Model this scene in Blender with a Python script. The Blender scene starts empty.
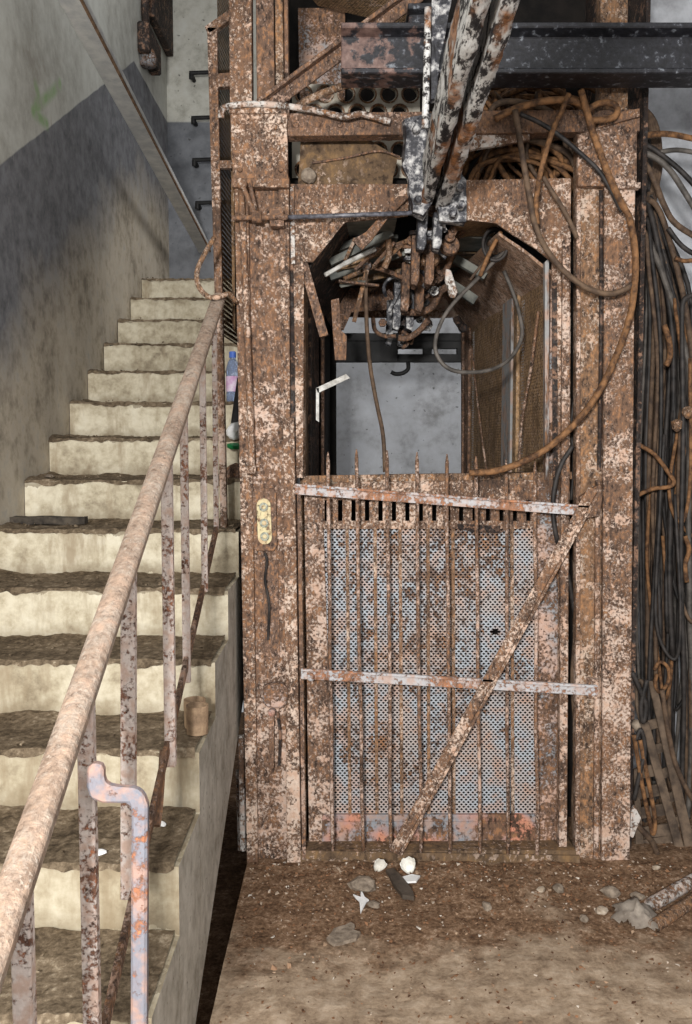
import bpy, bmesh, math, random
from math import sin, cos, tan, radians, pi, sqrt, atan2
from mathutils import Vector, Matrix, noise
random.seed(7)
SC = bpy.context.scene
COL = SC.collection
V = Vector

# ------------------------------------------------------------------ camera
FPX, TILT, EYE = 900.0, radians(4.0), 1.45
CX, CY = 346.0, 512.0
cam_d = bpy.data.cameras.new('camera')
cam = bpy.data.objects.new('camera', cam_d); COL.objects.link(cam)
cam.location = (0, 0, EYE)
cam.rotation_euler = (radians(90) - TILT, 0, 0)
cam_d.sensor_fit = 'VERTICAL'
cam_d.sensor_height = 36.0
cam_d.lens = 36.0 * FPX / 1024.0
cam_d.clip_start = 0.05
SC.camera = cam

def P(px, py, Y):
    """survey point: where the sight line of a measured pixel meets the vertical plane at depth Y"""
    a = (px - CX) / FPX; u = (CY - py) / FPX
    dy = cos(TILT) + u * sin(TILT); dz = u * cos(TILT) - sin(TILT)
    k = Y / dy
    return V((a * k, Y, EYE + dz * k))

YF = 3.07            # front plane of the lift shaft

def s2l(c):
    c = c / 255.0
    return c / 12.92 if c <= 0.04045 else ((c + 0.055) / 1.055) ** 2.4
def rgb(r, g, b): return (s2l(r), s2l(g), s2l(b), 1.0)

# ------------------------------------------------------------------ materials
class NT:
    def __init__(self, name):
        self.m = bpy.data.materials.new(name); self.m.use_nodes = True
        self.t = self.m.node_tree; self.t.nodes.clear()
        self.out = self.n('ShaderNodeOutputMaterial')
        self.b = self.n('ShaderNodeBsdfPrincipled')
        self.l(self.b.outputs[0], self.out.inputs[0])
        self.geo = self.n('ShaderNodeNewGeometry')
        self.pos = self.geo.outputs['Position']
    def n(self, k, **kw):
        x = self.t.nodes.new(k)
        for a, v in kw.items(): setattr(x, a, v)
        return x
    def l(self, a, b): self.t.links.new(a, b)
    def noise(self, scale, detail=5, rough=.6, stretch=None, dist=0.0):
        x = self.n('ShaderNodeTexNoise')
        x.inputs['Scale'].default_value = scale; x.inputs['Detail'].default_value = detail
        x.inputs['Roughness'].default_value = rough; x.inputs['Distortion'].default_value = dist
        if stretch:
            mp = self.n('ShaderNodeMapping'); mp.inputs['Scale'].default_value = stretch
            self.l(self.pos, mp.inputs[0]); self.l(mp.outputs[0], x.inputs[0])
        else: self.l(self.pos, x.inputs[0])
        return x.outputs['Fac']
    def ramp(self, fac, stops, interp='LINEAR'):
        x = self.n('ShaderNodeValToRGB'); cr = x.color_ramp; cr.interpolation = interp
        while len(cr.elements) < len(stops): cr.elements.new(.5)
        for e, (p, c) in zip(cr.elements, stops):
            e.position = p; e.color = c if len(c) == 4 else (*c, 1)
        self.l(fac, x.inputs[0]); return x.outputs[0]
    def step(self, fac, a, b):
        x = self.n('ShaderNodeMapRange'); x.inputs[1].default_value = a; x.inputs[2].default_value = b
        self.l(fac, x.inputs[0]); return x.outputs[0]
    def math(self, op, a, b=None, c=None):
        x = self.n('ShaderNodeMath', operation=op)
        for i, v in enumerate((a, b, c)):
            if v is None: continue
            if isinstance(v, (int, float)): x.inputs[i].default_value = v
            else: self.l(v, x.inputs[i])
        return x.outputs[0]
    def mix(self, fac, a, b, mode='MIX'):
        x = self.n('ShaderNodeMix', data_type='RGBA', blend_type=mode)
        for i, v in ((0, fac), (6, a), (7, b)):
            if isinstance(v, (int, float)): x.inputs[i].default_value = v
            elif isinstance(v, tuple): x.inputs[i].default_value = v
            else: self.l(v, x.inputs[i])
        return x.outputs[2]
    def xyz(self, src=None):
        x = self.n('ShaderNodeSeparateXYZ'); self.l(src or self.pos, x.inputs[0]); return x.outputs
    def fin(self, color, rough=.85, metal=0.0, bump=None, bstr=.4, bdist=.004, spec=.3):
        i = self.b.inputs
        if isinstance(color, tuple): i['Base Color'].default_value = color
        else: self.l(color, i['Base Color'])
        if isinstance(rough, (int, float)): i['Roughness'].default_value = rough
        else: self.l(rough, i['Roughness'])
        i['Metallic'].default_value = metal
        i['Specular IOR Level'].default_value = spec
        if bump is not None:
            x = self.n('ShaderNodeBump'); x.inputs['Strength'].default_value = bstr
            x.inputs['Distance'].default_value = bdist
            self.l(bump, x.inputs['Height']); self.l(x.outputs[0], i['Normal'])
        return self.m

def rust(name, paint=rgb(216, 194, 178), cover=.48, scale=42., dark=rgb(50, 38, 31), mid=rgb(102, 79, 64),
         hot=rgb(148, 108, 77), paint2=None, soft=.05, stretch=None, low=None, var=.75):
    m = NT(name)
    st = stretch or (1, 1, .55)
    n1 = m.noise(scale * 1.9, 6, .7, st)
    base = m.ramp(n1, [(.39, dark), (.47, mid), (.53, mid), (.61, hot)])
    n4 = m.noise(scale * .3, 5, .65, (1, 1, .3))
    base = m.mix(m.math('MULTIPLY', m.step(n4, .46, .62), .5), base, m.ramp(n1, [(.3, mid), (.62, hot)]))
    base = m.mix(m.math('MULTIPLY', m.step(m.noise(9.3, 5, .65, (1, 1, .4)), .52, .64), .6), base, dark)
    big = m.noise(3.3, 4, .6, stretch); med = m.noise(scale * .4, 4, .6, stretch)
    n2 = m.noise(scale * 2.3, 6, .66, stretch)
    msk = m.math('ADD', n2, m.math('MULTIPLY', m.math('SUBTRACT', big, .5), var))
    hi = m.math('MULTIPLY', m.step(m.xyz()[2], .9, 2.3), .045)
    msk = m.math('SUBTRACT', msk, hi)
    msk = m.math('ADD', msk, m.math('MULTIPLY', m.math('SUBTRACT', med, .5), .75))
    if low is not None:   # more surviving paint near the ground
        z = m.xyz()[2]
        msk = m.math('ADD', msk, m.math('MULTIPLY', m.step(z, 1.0, 0.1), low))
    t = 1.0 - cover
    fleck = m.math('MULTIPLY', m.step(m.noise(scale * 3.6, 4, .6, (1, 1, .7)), .565, .60), m.step(m.noise(scale * .25, 4, .6), .42, .60))
    f = m.step(msk, t - soft * .8, t + soft * 1.2)
    f = m.math('MAXIMUM', f, m.math('MULTIPLY', fleck, .75))
    pc = paint
    if paint2 is not None:
        pc = m.mix(m.step(m.noise(6.5, 3, .5), .45, .58), paint, paint2)
    n6 = m.noise(scale * .8, 4, .6)
    pc = m.mix(m.step(n6, .48, .62), pc, m.mix(.5, pc, rgb(196, 148, 116)))
    pc = m.mix(m.math('MULTIPLY', m.noise(scale * 3, 3, .6), .45), pc, mid)
    c = m.mix(f, base, pc)
    h = m.math('ADD', m.math('MULTIPLY', f, .6), n1)
    return m.fin(c, .8, 0., h, .75, .004, .3)

M = {}
M['rust'] = rust('rust_flaking', cover=.45, low=.04, var=.65)
M['rust_pink'] = rust('rust_pink_paint', paint=rgb(226, 204, 186), cover=.455, low=.02, var=.6)
M['rust_brown'] = rust('rust_brown', cover=.40, mid=rgb(100, 79, 66), paint=rgb(186, 160, 144))
M['rust_orange'] = rust('rust_orange', cover=.42, mid=rgb(112, 87, 67), hot=rgb(158, 116, 80), paint=rgb(206, 186, 168))
M['rust_blue'] = rust('rust_blue_paint', paint=rgb(158, 166, 172), paint2=rgb(206, 176, 160), cover=.47)
M['rust_red'] = rust('rust_red_paint', paint=rgb(214, 146, 120), paint2=rgb(146, 154, 162), cover=.52, scale=26)
M['rust_white'] = rust('rust_white_paint', paint=rgb(214, 210, 204), cover=.52, scale=34)
M['rail_grey'] = rust('rust_grey_paint', paint=rgb(190, 194, 198), cover=.53, scale=30, mid=rgb(140, 104, 82), hot=rgb(180, 122, 86), dark=rgb(88, 62, 48))
M['bracket_grey'] = rust('bracket_grey_paint', paint=rgb(116, 126, 138), cover=.62, var=.3, scale=26, mid=rgb(140, 98, 76), hot=rgb(190, 120, 80), dark=rgb(88, 62, 48))
M['handrail'] = rust('handrail_worn', paint=rgb(192, 180, 166), cover=.47, mid=rgb(142, 122, 106), dark=rgb(110, 92, 78), hot=rgb(162, 138, 118), scale=40, soft=.22)
M['baluster'] = rust('baluster_rust', paint=rgb(232, 220, 212), cover=.60, var=.3, mid=rgb(126, 90, 72), dark=rgb(72, 48, 38), hot=rgb(182, 122, 90), scale=44)
M['rust_rod'] = rust('rust_rod', paint=rgb(206, 184, 170), cover=.46, var=.5, scale=50)
M['dark_steel'] = rust('dark_steel', paint=rgb(64, 60, 58), cover=.5, dark=rgb(20, 16, 15), mid=rgb(40, 33, 30), hot=rgb(70, 52, 42))
M['sheet'] = rust('perforated_sheet_paint', paint=rgb(176, 186, 194), paint2=rgb(182, 174, 170), cover=.565, low=.11, scale=26, mid=rgb(120, 100, 88), dark=rgb(80, 64, 56))
M['mesh_brown'] = rust('mesh_brown', cover=.30, dark=rgb(82, 64, 46), mid=rgb(146, 118, 88), hot=rgb(184, 148, 108))
M['mesh_back'] = rust('mesh_back', cover=.30, dark=rgb(64, 48, 34), mid=rgb(112, 86, 60), hot=rgb(140, 108, 72), stretch=(1, 1, .3))
M['haunch'] = rust('haunch_sheet', cover=.46, dark=rgb(84, 66, 54), mid=rgb(140, 112, 92), hot=rgb(178, 140, 110), scale=36)
M['cream_worn'] = rust('cream_worn', paint=rgb(224, 212, 168), cover=.66, scale=30)
M['grey_strip'] = rust('grey_strip', paint=rgb(156, 158, 158), cover=.6, scale=24, stretch=(1, 1, .15))
M['ragged_brown'] = rust('brown_sheet', cover=.28, dark=rgb(64, 50, 38), mid=rgb(104, 84, 64), hot=rgb(132, 104, 72), scale=18)

def crust():
    m = NT('white_black_crust')
    n = m.noise(34, 8, .72, (1, .3, 1)); n2 = m.noise(9, 4, .6, (1, .45, 1)); n3 = m.noise(60, 4, .6)
    c = m.ramp(n, [(.38, rgb(24, 23, 25)), (.47, rgb(60, 56, 56)), (.51, rgb(200, 198, 194)), (.70, rgb(240, 239, 236))])
    c = m.mix(m.math('MULTIPLY', m.step(n2, .54, .62), .85), c, m.ramp(n3, [(.35, rgb(90, 56, 34)), (.65, rgb(178, 122, 76))]))
    return m.fin(c, .7, 0, n, .9, .006)
M['crust'] = crust()
def crust_dark():
    m = NT('black_tar_crust')
    n = m.noise(30, 8, .7); n2 = m.noise(5, 3, .6)
    c = m.ramp(m.math('ADD', n, m.math('MULTIPLY', m.math('SUBTRACT', n2, .5), .5)),
               [(.38, rgb(24, 23, 26)), (.49, rgb(50, 50, 56)), (.54, rgb(128, 126, 126)), (.66, rgb(206, 204, 200))])
    return m.fin(c, .5, 0, n, .8, .005, .5)
M['crust_dark'] = crust_dark()
def beam_mat():
    m = NT('beam_black_paint')
    x = m.xyz()[0]
    n = m.noise(14, 6, .68); n2 = m.noise(40, 5, .65)
    brown = m.ramp(n2, [(.3, rgb(72, 54, 50)), (.55, rgb(112, 88, 80)), (.75, rgb(140, 118, 108))])
    black = m.ramp(n2, [(.42, rgb(18, 18, 22)), (.58, rgb(36, 36, 42)), (.68, rgb(120, 124, 130))])
    f = m.step(m.math('ADD', n, m.math('MULTIPLY', m.step(x, .02, .55), .34)), .50, .56)
    return m.fin(m.mix(f, brown, black), .5, 0, n2, .5, .003, .5)
M['beam'] = beam_mat()
def plain(name, c1, c2, scale=8., rough=.8, bump=.2, stretch=None, spec=.3):
    m = NT(name); n = m.noise(scale, 6, .65, stretch)
    return m.fin(m.ramp(n, [(.38, c1), (.62, c2)]), rough, 0, n, bump, .003, spec)
M['cable_dark'] = plain('cable_dark', rgb(26, 24, 23), rgb(58, 53, 50), 20, .6)
M['cable_grey'] = plain('cable_grey', rgb(60, 56, 52), rgb(98, 92, 86), 20, .6)
M['cable_brown'] = plain('cable_brown', rgb(60, 47, 38), rgb(104, 84, 66), 24, .75)
M['cable_rust'] = plain('cable_rust', rgb(64, 44, 30), rgb(136, 98, 64), 36, .8)
M['black_iron'] = plain('black_iron', rgb(18, 18, 19), rgb(36, 35, 34), 20, .6)
M['pole'] = plain('grey_beam_paint', rgb(176, 177, 176), rgb(204, 203, 198), 14, .7)
M['pole_edge'] = plain('rust_line', rgb(96, 72, 54), rgb(140, 112, 86), 30, .8)
M['rod_steel'] = plain('rod_steel', rgb(46, 46, 50), rgb(110, 110, 118), 60, .4, .3, None, .6)
M['white_paint'] = plain('white_chipped', rgb(150, 146, 138), rgb(214, 212, 206), 30, .6)
M['concrete_bit'] = plain('stone_grey', rgb(104, 92, 80), rgb(150, 136, 120), 40, .9, .5)
M['stone_pale'] = plain('stone_pale', rgb(148, 132, 114), rgb(188, 174, 156), 40, .9, .5)
M['charred'] = plain('charred_wood', rgb(40, 36, 33), rgb(84, 76, 66), 22, .9, .6, (1, .2, 1))
M['strip'] = plain('strip_leather', rgb(52, 46, 41), rgb(88, 78, 68), 14, .6)
M['plank'] = plain('dark_plank', rgb(20, 19, 20), rgb(44, 42, 42), 10, .6)
M['paper'] = plain('paper_white', rgb(228, 228, 226), rgb(248, 248, 248), 6, .9)
M['shell'] = plain('glazed_white', rgb(196, 190, 178), rgb(240, 238, 230), 14, .35, .1, None, .5)
M['cup'] = plain('tarnished_tin', rgb(120, 98, 78), rgb(168, 142, 114), 26, .7)
M['cream'] = plain('cream_plastic', rgb(206, 192, 150), rgb(236, 226, 190), 40, .5)
M['button'] = plain('button_dark', rgb(92, 98, 88), rgb(168, 168, 150), 160, .35)
M['brass_hole'] = plain('ochre_ring', rgb(120, 88, 38), rgb(184, 142, 70), 40, .6)
M['rack'] = plain('rack_steel', rgb(62, 51, 42), rgb(108, 91, 75), 18, .75, .4)
M['pvc_label'] = plain('label_pink', rgb(196, 150, 190), rgb(226, 214, 226), 30, .5)
M['cap_blue'] = plain('cap_blue', rgb(70, 104, 190), rgb(96, 134, 214), 10, .4)
M['green'] = plain('green_wrapper', rgb(20, 110, 60), rgb(60, 150, 90), 12, .5)
M['slat_grey'] = plain('slat_grey', rgb(84, 86, 82), rgb(128, 128, 120), 14, .7)
M['rag'] = plain('rag_grey', rgb(110, 100, 90), rgb(152, 142, 130), 18, .95, .5)
M['void'] = plain('shade_black', rgb(14, 12, 11), rgb(30, 26, 23), 12, .95)  # near-black colour standing in for shade inside shaft and car

def plastic():
    m = NT('bottle_plastic')
    m.b.inputs['Base Color'].default_value = (.55, .66, .9, 1); m.b.inputs['Roughness'].default_value = .08
    m.b.inputs['Transmission Weight'].default_value = .75; m.b.inputs['IOR'].default_value = 1.3
    return m.m
M['bottle'] = plastic()

def wall_left_mat():
    m = NT('wall_left_paint')
    X, Y, Z = m.xyz()
    # painted dado follows the flight, then turns level over the landing
    line = m.math('MINIMUM', m.math('ADD', m.math('MULTIPLY', Y, BORD[0]), BORD[1]), BORD[2])
    wob = m.math('MULTIPLY', m.math('SUBTRACT', m.noise(5, 3, .5), .5), .02)
    d = m.math('SUBTRACT', m.math('ADD', Z, wob), line)
    n = m.noise(2.2, 7, .62); nf = m.noise(14, 7, .7); nv = m.noise(3, 6, .7, (1, 3.0, .5)); sc = m.noise(30, 3, .5, (1, 3, .4))
    upper = m.ramp(m.math('ADD', m.math('MULTIPLY', n, .6), m.math('MULTIPLY', nf, .4)),
                   [(.34, rgb(152, 148, 138)), (.5, rgb(188, 187, 178)), (.66, rgb(204, 204, 196))])
    upper = m.mix(m.step(nv, .62, .74), upper, rgb(140, 126, 98))
    grey = m.ramp(nf, [(.32, rgb(88, 88, 90)), (.52, rgb(116, 116, 119)), (.7, rgb(142, 142, 142))])
    grey = m.mix(m.step(sc, .66, .74), grey, rgb(150, 150, 148))
    beige = m.ramp(m.math('ADD', m.math('MULTIPLY', n, .5), m.math('MULTIPLY', nf, .5)),
                   [(.36, rgb(126, 117, 103)), (.5, rgb(184, 173, 155)), (.62, rgb(204, 195, 178))])
    h = m.math('ADD', d, m.math('MULTIPLY', m.math('SUBTRACT', n, .5), .7))
    low = m.mix(m.step(h, -.48, -.86), grey, beige)
    # bluish residue at the skirting of the flight
    low = m.mix(m.math('MULTIPLY', m.step(nf, .55, .7), .4), low, rgb(92, 98, 110))
    c = m.mix(m.step(d, .0, .008), low, upper)
    # sprayed scribble
    segs = [((GR[0], GR[1])), ((GR[1], GR[2])), ((GR[3], GR[2])), ((GR[2], GR[4]))]
    f = None
    for a, b in segs:
        ay, az, by, bz = a[1], a[2], b[1], b[2]
        dy, dz = by - ay, bz - az; L2 = dy * dy + dz * dz
        py = m.math('SUBTRACT', Y, ay); pz = m.math('SUBTRACT', Z, az)
        t = m.math('DIVIDE', m.math('ADD', m.math('MULTIPLY', py, dy), m.math('MULTIPLY', pz, dz)), L2)
        t = m.math('MINIMUM', m.math('MAXIMUM', t, 0.), 1.)
        ey = m.math('SUBTRACT', py, m.math('MULTIPLY', t, dy)); ez = m.math('SUBTRACT', pz, m.math('MULTIPLY', t, dz))
        dd = m.math('SQRT', m.math('ADD', m.math('MULTIPLY', ey, ey), m.math('MULTIPLY', ez, ez)))
        s = m.step(dd, .034, .008)
        f = s if f is None else m.math('MAXIMUM', f, s)
    f = m.math('MULTIPLY', f, m.step(nf, .3, .6))
    c = m.mix(m.math('MULTIPLY', f, .7), c, rgb(116, 158, 84))
    return m.fin(c, .85, 0, nf, .25, .004)

def wall_back_mat():
    m = NT('wall_back_paint')
    X, Y, Z = m.xyz()
    n = m.noise(2.5, 7, .65); nf = m.noise(11, 6, .7)
    upper = m.ramp(nf, [(.3, rgb(150, 148, 138)), (.5, rgb(184, 182, 172)), (.7, rgb(194, 194, 186))])
    grey = m.ramp(nf, [(.3, rgb(92, 94, 98)), (.6, rgb(118, 120, 124))])
    pale = m.ramp(m.math('ADD', m.math('MULTIPLY', n, .6), m.math('MULTIPLY', nf, .4)),
                  [(.34, rgb(122, 122, 122)), (.5, rgb(172, 174, 178)), (.7, rgb(190, 194, 200))])
    c = m.mix(m.step(Z, BORD[2], BORD[2] + .01), grey, upper)
    c = m.mix(m.step(X, -.34, -.33), c, pale)
    dk = m.math('MULTIPLY', m.step(m.noise(30, 2, .4), .68, .74), .7)
    c = m.mix(dk, c, rgb(60, 58, 56))
    return m.fin(c, .85, 0, nf, .2, .004)

def pale_wall_mat():
    m = NT('wall_right_paint')
    n = m.noise(2.0, 6, .65); nf = m.noise(12, 6, .65)
    c = m.ramp(m.math('ADD', m.math('MULTIPLY', n, .6), m.math('MULTIPLY', nf, .4)),
               [(.34, rgb(130, 130, 132)), (.52, rgb(178, 180, 184)), (.7, rgb(202, 204, 206))])
    return m.fin(c, .85, 0, nf, .2, .004)

def stair_mat():
    m = NT('stair_concrete')
    X, Y, Z = m.xyz()
    nrm = m.xyz(m.geo.outputs['Normal'])
    n = m.noise(5, 7, .66); nf = m.noise(22, 6, .7); nv = m.noise(9, 5, .65, (1, 1, .25))
    cr = m.ramp(m.math('ADD', m.math('MULTIPLY', n, .55), m.math('MULTIPLY', nf, .45)),
                [(.36, rgb(134, 122, 102)), (.46, rgb(182, 171, 147)), (.55, rgb(206, 197, 174)), (.7, rgb(222, 216, 198))])
    cr = m.mix(m.math('MULTIPLY', m.step(nv, .53, .66), .8), cr, rgb(150, 134, 110))
    # grime at the foot of each riser
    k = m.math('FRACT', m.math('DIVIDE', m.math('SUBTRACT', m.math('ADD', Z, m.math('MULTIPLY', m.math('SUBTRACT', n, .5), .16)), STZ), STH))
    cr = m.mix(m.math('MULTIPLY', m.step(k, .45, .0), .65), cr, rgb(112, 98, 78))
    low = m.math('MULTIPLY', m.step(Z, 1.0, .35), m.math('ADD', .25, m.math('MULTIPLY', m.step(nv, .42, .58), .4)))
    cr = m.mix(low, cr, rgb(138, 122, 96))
    side = m.ramp(m.math('ADD', m.math('MULTIPLY', n, .5), m.math('MULTIPLY', nf, .5)),
                  [(.36, rgb(140, 134, 122)), (.5, rgb(182, 177, 166)), (.64, rgb(208, 204, 194))])
    side = m.mix(m.step(m.noise(40, 3, .6), .64, .72), side, rgb(110, 104, 92))
    c = m.mix(m.step(nrm[0], .5, .7), cr, side)
    return m.fin(c, .9, 0, nf, .35, .005)

def dirt_mat():
    m = NT('tread_dirt')
    n = m.noise(9, 7, .7); nf = m.noise(60, 5, .7)
    c = m.ramp(m.math('ADD', m.math('MULTIPLY', n, .5), m.math('MULTIPLY', nf, .5)),
               [(.36, rgb(56, 47, 38)), (.47, rgb(96, 83, 67)), (.56, rgb(124, 109, 90)), (.66, rgb(172, 158, 136))])
    return m.fin(c, .95, 0, nf, .7, .006, .1)

def floor_mat():
    m = NT('floor_dirt')
    X, Y, Z = m.xyz()
    n = m.noise(2.6, 7, .66, None, .4); nm = m.noise(14, 7, .7); nf = m.noise(70, 5, .75)
    dust = m.ramp(m.math('ADD', m.math('MULTIPLY', nm, .7), m.math('MULTIPLY', nf, .3)),
                  [(.38, rgb(122, 103, 85)), (.5, rgb(157, 137, 115)), (.62, rgb(180, 161, 140))])
    grit = m.ramp(m.math('ADD', m.math('MULTIPLY', nm, .4), m.math('MULTIPLY', nf, .6)),
                  [(.38, rgb(70, 52, 40)), (.49, rgb(116, 91, 70)), (.56, rgb(142, 115, 92)), (.64, rgb(190, 168, 146))])
    f = m.math('ADD', m.math('MULTIPLY', m.math('SUBTRACT', n, .5), 2.6), m.step(Y, 2.25, 2.85))
    c = m.mix(m.step(f, .28, .62), dust, grit)
    return m.fin(c, .95, 0, m.math('ADD', nm, m.math('MULTIPLY', nf, .6)), .7, .008, .1)

def rubble_mat():
    m = NT('rubble_bits')
    r = m.geo.outputs['Random Per Island']
    c = m.ramp(r, [(.0, rgb(70, 48, 34)), (.45, rgb(112, 80, 56)), (.7, rgb(142, 104, 76)), (.86, rgb(164, 140, 116)), (1., rgb(206, 198, 186))])
    return m.fin(c, .95, 0, None)
M['rubble'] = rubble_mat()
M['tread_dirt'] = dirt_mat()

# ------------------------------------------------------------------ mesh helpers
def BM(): return bmesh.new()
def hexa(bm, p):
    vs = [bm.verts.new(q) for q in p]
    for f in ((0,3,2,1),(4,5,6,7),(0,1,5,4),(1,2,6,5),(2,3,7,6),(3,0,4,7)):
        bm.faces.new([vs[i] for i in f])
    return vs
def box(bm, x0, x1, y0, y1, z0, z1):
    return hexa(bm, [V((x0,y0,z0)),V((x1,y0,z0)),V((x1,y1,z0)),V((x0,y1,z0)),V((x0,y0,z1)),V((x1,y0,z1)),V((x1,y1,z1)),V((x0,y1,z1))])
def prism(bm, pts, dvec):
    a = [bm.verts.new(p) for p in pts]; b = [bm.verts.new(V(p) + V(dvec)) for p in pts]
    bm.faces.new(a); bm.faces.new(list(reversed(b)))
    n = len(a)
    for i in range(n):
        bm.faces.new((a[(i+1) % n], a[i], b[i], b[(i+1) % n]))
def plate(bm, px, Y, th):
    """flat plate in the plane Y, outline given by measured points, th thick (to the rear)"""
    prism(bm, [P(x, y, Y) for x, y in px], (0, th, 0))
def strip(bm, x0, y0, x1, y1, w, Y, th, w2=None):
    """straight flat bar in the plane Y between two measured points; w in pixels"""
    w2 = w if w2 is None else w2
    dx, dy = x1 - x0, y1 - y0; L = sqrt(dx*dx + dy*dy); nx, ny = -dy / L, dx / L
    plate(bm, [(x0+nx*w/2, y0+ny*w/2), (x1+nx*w2/2, y1+ny*w2/2), (x1-nx*w2/2, y1-ny*w2/2), (x0-nx*w/2, y0-ny*w/2)], Y, th)
def prof(bm, a, b, pts2, side=(1,0,0)):
    """extrude a closed 2D profile from a to b; profile axes: side and the axis square to it"""
    a, b = V(a), V(b); t = (b - a).normalized(); s = V(side); s = (s - t * s.dot(t)).normalized(); u = s.cross(t)
    A = [bm.verts.new(a + s*p + u*q) for p, q in pts2]; B = [bm.verts.new(b + s*p + u*q) for p, q in pts2]
    bm.faces.new(A); bm.faces.new(list(reversed(B))); n = len(A)
    for i in range(n): bm.faces.new((A[(i+1) % n], A[i], B[i], B[(i+1) % n]))
def rect(w, h): return [(-w/2,-h/2),(w/2,-h/2),(w/2,h/2),(-w/2,h/2)]
def crom(pts, sub):
    if len(pts) < 3 or sub <= 1: return [V(p) for p in pts]
    q = [V(p) for p in pts]; q = [q[0]*2 - q[1]] + q + [q[-1]*2 - q[-2]]
    out = []
    for i in range(1, len(q) - 2):
        a, b, c, d = q[i-1], q[i], q[i+1], q[i+2]
        for k in range(sub):
            t = k / sub
            out.append(.5 * ((2*b) + (c - a)*t + (2*a - 5*b + 4*c - d)*t*t + (3*b - a - 3*c + d)*t*t*t))
    out.append(q[-2]); return out
def tube(bm, pts, r, n=8, sub=6, r2=None, cap=True):
    c = crom(pts, sub); m = len(c)
    t0 = (c[1] - c[0]).normalized(); s = t0.orthogonal().normalized(); rings = []
    for i in range(m):
        t = (c[min(i+1, m-1)] - c[max(i-1, 0)])
        t = t.normalized() if t.length > 1e-9 else t0
        s = (s - t * s.dot(t)); s = s.normalized() if s.length > 1e-6 else t.orthogonal().normalized()
        u = t.cross(s); rr = r if r2 is None else r + (r2 - r) * i / (m - 1)
        rings.append([bm.verts.new(c[i] + s*cos(2*pi*k/n)*rr + u*sin(2*pi*k/n)*rr) for k in range(n)])
    for i in range(m - 1):
        for k in range(n):
            bm.faces.new((rings[i][k], rings[i][(k+1) % n], rings[i+1][(k+1) % n], rings[i+1][k]))
    if cap:
        bm.faces.new(list(reversed(rings[0]))); bm.faces.new(rings[-1])
def lathe(bm, o, pr, n=20, mat=None, cap0=True, cap1=True):
    o = V(o); R = []
    for r, z in pr:
        ring = []
        for k in range(n):
            p = V((r*cos(2*pi*k/n), r*sin(2*pi*k/n), z))
            if mat is not None: p = mat @ p
            ring.append(bm.verts.new(o + p))
        R.append(ring)
    for i in range(len(R) - 1):
        for k in range(n): bm.faces.new((R[i][k], R[i][(k+1) % n], R[i+1][(k+1) % n], R[i+1][k]))
    if cap0: bm.faces.new(list(reversed(R[0])))
    if cap1: bm.faces.new(R[-1])
FRONT = Matrix.Rotation(radians(90), 3, 'X')      # local z -> -Y (towards the viewer's side)
def bolt(bm, px, py, Y, r=.009, h=.008):
    o = P(px, py, Y); lathe(bm, o, [(r, -.004), (r, h*.5), (r*.7, h)], 8, FRONT)
def stone(bm, c, s, seed=0, flat=.6):
    r = random.Random(seed); q = bmesh.ops.create_icosphere(bm, subdivisions=2, radius=1.0)['verts']
    o = V((r.random()*50, r.random()*50, r.random()*50)); a = r.random()*6
    sx, sy = s*r.uniform(.8, 1.2), s*r.uniform(.6, 1.0)
    for v in q:
        d = 1 + .38*noise.noise(v.co*1.3 + o)
        p = V((v.co.x*sx*d, v.co.y*sy*d, v.co.z*s*flat*d))
        v.co = V((p.x*cos(a)-p.y*sin(a), p.x*sin(a)+p.y*cos(a), p.z)) + V(c)
def roughen(bm, amp, sc, cuts=0):
    if cuts: bmesh.ops.subdivide_edges(bm, edges=bm.edges[:], cuts=cuts, use_grid_fill=True)
    for v in bm.verts:
        p = v.co*sc; v.co += V((noise.noise(p), noise.noise(p+V((31,0,0))), noise.noise(p+V((0,47,0)))))*amp
def perf(bm, fn, nu, nv, hole, hv=None):
    """sheet pierced with staggered lozenge holes; fn(u,v) maps the unit square into space"""
    for j in range(nv):
        off = .5 if j % 2 else 0.
        for i in range(nu + (1 if off else 0)):
            u0, u1 = max(0., (i - off)/nu), min(1., (i + 1 - off)/nu); v0, v1 = j/nv, (j+1)/nv
            c = [bm.verts.new(fn(*q)) for q in ((u0,v0),(u1,v0),(u1,v1),(u0,v1))]
            if u1 - u0 < .9/nu: bm.faces.new(c); continue
            um, vm = (u0+u1)/2, (v0+v1)/2; a, b = (u1-u0)/2*hole, (v1-v0)/2*(hv or hole)
            h = [bm.verts.new(fn(*q)) for q in ((um,vm-b),(um+a,vm),(um,vm+b),(um-a,vm))]
            for k in range(4):
                bm.faces.new((c[k], c[(k+1)%4], h[k])); bm.faces.new((c[(k+1)%4], h[(k+1)%4], h[k]))

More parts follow.
